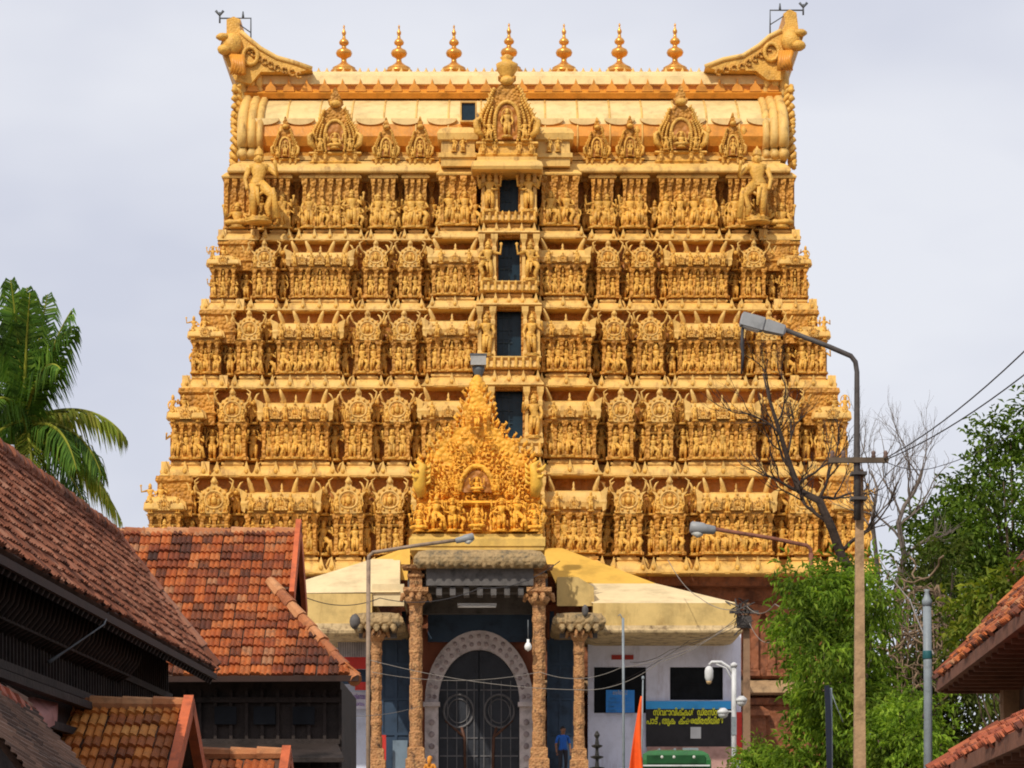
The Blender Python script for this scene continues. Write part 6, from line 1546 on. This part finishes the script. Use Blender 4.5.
for sx in (-1, 1):
    mb = MB(); mb.box((bx+sx*(bw/2-.02), Y+4.4, bz+hh*.62), (.06, 6.6, hh*.22), 0); build(mb, 'side_window', GLS, bus)
    mb = MB(); mb.ell((bx+sx*(bw/2-.3), Y-.0, bz+.95), (.13, .05, .13), 0, 12, 6); build(mb, 'headlight', GLASSD, bus)
    mb = MB(); mb.tube([(bx+sx*(bw/2-.02), Y+.05, zt-.7), (bx+sx*(bw/2+.16), Y-.2, zt-.85), (bx+sx*(bw/2+.16), Y-.2, zt-1.0)], .02, 5); mb.box((bx+sx*(bw/2+.16), Y-.2, zt-1.15), (.16, .05, .32), 0); build(mb, 'mirror', WIRE, bus)
    for yy in (Y+1.9, Y+6.6):
        mb = MB(); M = Matrix.Translation((bx+sx*(bw/2-.18), yy, bz+.47)) @ Matrix.Rotation(PI/2, 4, 'Y'); mb.lathe([(.1, -.14), (.40, -.14), (.47, -.10), (.47, .10), (.40, .14), (.1, .14)], (0, 0, 0), 18, 0, M); mb.lathe([(.05, -.16), (.24, -.15), (.24, .15), (.05, .16)], (0, 0, 0), 12, 1, M); build(mb, 'wheel', [RUB, STEELG], bus)
# tiered oil lamp stands
BRZ = mat('blackened_bronze', (.035, .032, .028), .45, .2, 5, .1, 10, metal=.4)
for px, pt, lb in ((347.5, 737, 'dark tiered oil lamp column left of the porch before the pale wall'), (597, 731, 'dark tiered oil lamp column right of the porch at the foot of the lavender wall')):
    Y = 95.5; b = Vector((W(px, 0, Y).x, Y, 5.07)); mb = MB(); zt = W(0, pt, Y).z; h = zt-b.z; pr = [(.5, 0), (.5, .2), (.3, .3), (.1, .5)]; n = int((h-.9)/.34)
    for k in range(n):
        z = .6+(h-.9)*k/n; q = .25-.1*k/n; pr += [(.06, z), (.06, z+.08), (q, z+.14), (q*1.1, z+.18), (.08, z+.22)]
    pr += [(.05, h-.25), (.11, h-.15), (.03, h)]
    mb.lathe(pr, b, 12, 0, None, False); tag(build(mb, 'oil_lamp_stand', BRZ, None, b), lb, 'oil lamp', 'tiered oil lamp columns')
# people
SKIN = mat('brown_skin', (.22, .10, .055), .55, .08, 6); HAIR = mat('black_hair', (.012, .010, .010), .5, .1, 8)
def person(loc, h, yaw, shirt, lower, label, hair=HAIR, arms=(0, 0), wrap=False, hold=False):
    me = bpy.data.meshes.new('person_skeleton')
    J = {'pel': (0, 0, .52), 'sp': (0, -.01, .62), 'ch': (0, 0, .72), 'nk': (0, .005, .82), 'hb': (0, -.005, .865), 'hd': (0, -.012, .915), 'ht': (0, -.005, .965)}
    rad = {'pel': .075, 'sp': .068, 'ch': .078, 'nk': .033, 'hb': .046, 'hd': .056, 'ht': .045}
    E = [('pel', 'sp'), ('sp', 'ch'), ('ch', 'nk'), ('nk', 'hb'), ('hb', 'hd'), ('hd', 'ht')]
    for n_, sx in (('l', 1), ('r', -1)):
        up = arms[0 if sx > 0 else 1]
        J.update({'hp'+n_: (sx*.052, 0, .50), 'kn'+n_: (sx*.058, -.015-.01*sx, .28), 'an'+n_: (sx*.06, .01, .05), 'to'+n_: (sx*.068, -.075, .022), 'sh'+n_: (sx*.105, 0, .785)})
        if up: J.update({'el'+n_: (sx*.15, -.05, .66), 'wr'+n_: (sx*.09, -.14, .72), 'ha'+n_: (sx*.07, -.165, .75)})
        else: J.update({'el'+n_: (sx*.15, .01, .63), 'wr'+n_: (sx*.155, -.03, .49), 'ha'+n_: (sx*.15, -.045, .43)})
        rad.update({'hp'+n_: .062, 'kn'+n_: .04, 'an'+n_: .025, 'to'+n_: .02, 'sh'+n_: .04, 'el'+n_: .028, 'wr'+n_: .019, 'ha'+n_: .02})
        E += [('pel', 'hp'+n_), ('hp'+n_, 'kn'+n_), ('kn'+n_, 'an'+n_), ('an'+n_, 'to'+n_), ('ch', 'sh'+n_), ('sh'+n_, 'el'+n_), ('el'+n_, 'wr'+n_), ('wr'+n_, 'ha'+n_)]
    K = list(J); me.from_pydata([tuple(c*h for c in J[k]) for k in K], [(K.index(a), K.index(c)) for a, c in E], [])
    t = bpy.data.objects.new('skeleton', me); COL.objects.link(t)
    t.modifiers.new('skin', 'SKIN'); sv_ = me.skin_vertices[0].data
    for i, k in enumerate(K): sv_[i].radius = (rad[k]*h, rad[k]*h*(.8 if k in ('ch', 'sp', 'pel') else 1)); sv_[i].use_root = (i == 0)
    sb_ = t.modifiers.new('sub', 'SUBSURF'); sb_.levels = 2; sb_.render_levels = 2
    bm_ = bpy.data.meshes.new_from_object(t.evaluated_get(bpy.context.evaluated_depsgraph_get())); bpy.data.objects.remove(t); bpy.data.meshes.remove(me)
    bm_.materials.clear()
    for m in (SKIN, shirt, lower): bm_.materials.append(m)
    for p in bm_.polygons:
        c = p.center/h; p.use_smooth = True
        arm_low = abs(c.x) > .118 and c.z < .64 or (c.y < -.1 and c.z > .3)
        p.material_index = 0 if (c.z > .815 or arm_low or c.z < .05) else (1 if c.z > .50 else 2)
    o = link('person', bm_, None, loc, yaw); tag(o, label, 'person', 'people at the gate')
    hm = MB(); hm.ell((0, .008*h, .935*h), (.058*h, .062*h, .056*h), 0, 14, 9)
    if wrap: hm.tube([(0, .03*h, .95*h), (0, .055*h, .88*h), (0, .06*h, .76*h)], [.05*h, .05*h, .03*h], 9, 0)
    hr = bpy.data.objects.new('head_cloth' if wrap else 'hair', hm.mesh('hair', hair)); COL.objects.link(hr); hr.parent = o
    fm2 = MB()   # face: eyes, nose, mouth, ears
    for sx in (-1, 1): fm2.ell((sx*.021*h, -.062*h, .915*h), (.007*h, .004*h, .004*h), 1, 7, 5); fm2.ell((sx*.056*h, .0, .91*h), (.006*h, .012*h, .017*h), 0, 7, 5)
    fm2.ell((0, -.068*h, .898*h), (.008*h, .01*h, .014*h), 0, 7, 5); fm2.ell((0, -.060*h, .876*h), (.016*h, .005*h, .004*h), 2, 7, 5)
    fo_ = bpy.data.objects.new('face', fm2.mesh('face', [SKIN, HAIR, mat('lips_'+label[:6].strip().replace(' ', '_'), (.20, .06, .05), .5)])); COL.objects.link(fo_); fo_.parent = o
    hd_ = MB()
    for sx in (-1, 1):   # fingers
        b0 = J['ha'+('l' if sx > 0 else 'r')]
        for q in range(4): hd_.tube([((b0[0]+(q-1.5)*.006)*h, b0[1]*h, (b0[2]-.012)*h), ((b0[0]+(q-1.5)*.0075)*h, (b0[1]-.006)*h, (b0[2]-.036)*h), ((b0[0]+(q-1.5)*.007)*h, (b0[1]-.014)*h, (b0[2]-.052+.004*abs(q-1.5))*h)], [.005*h, .0045*h, .003*h], 5, 0)
        hd_.tube([((b0[0]-sx*.012)*h, b0[1]*h, b0[2]*h), ((b0[0]-sx*.024)*h, (b0[1]-.01)*h, (b0[2]-.022)*h), ((b0[0]-sx*.02)*h, (b0[1]-.016)*h, (b0[2]-.036)*h)], [.006*h, .005*h, .0035*h], 5, 0)
    ho = bpy.data.objects.new('fingers', hd_.mesh('fingers', SKIN)); COL.objects.link(ho); ho.parent = o
    return o
BLUESH = mat('bright_blue_cloth', (.015, .10, .42), .7, .1, 5); DARKTR = mat('dark_trouser_cloth', (.03, .03, .04), .8, .1, 5); ORSARI = mat('orange_cloth', (.62, .24, .03), .7, .1, 5); WHDH = mat('white_dhoti_cloth', (.70, .69, .66), .8, .05, 5)
Yp = 99.4; person((W(563, 0, Yp).x, Yp, FLOOR_Z-.02), 1.76, R(20), BLUESH, DARKTR, 'person in a bright blue shirt standing between the two right porch columns')
Yp = 96.5; zz = 5.30; person((W(430, 0, 94.5).x, 94.5, 4.73), 1.5, R(160), ORSARI, ORSARI, 'person with an orange head cloth climbing the steps by the inner left column', ORSARI, (0, 0), True)
Yp = 93.5; person((W(613, 0, Yp).x, Yp, 3.02), 1.72, R(170), DARKTR, WHDH, "person with black hair seen from behind near the thin grey mast")
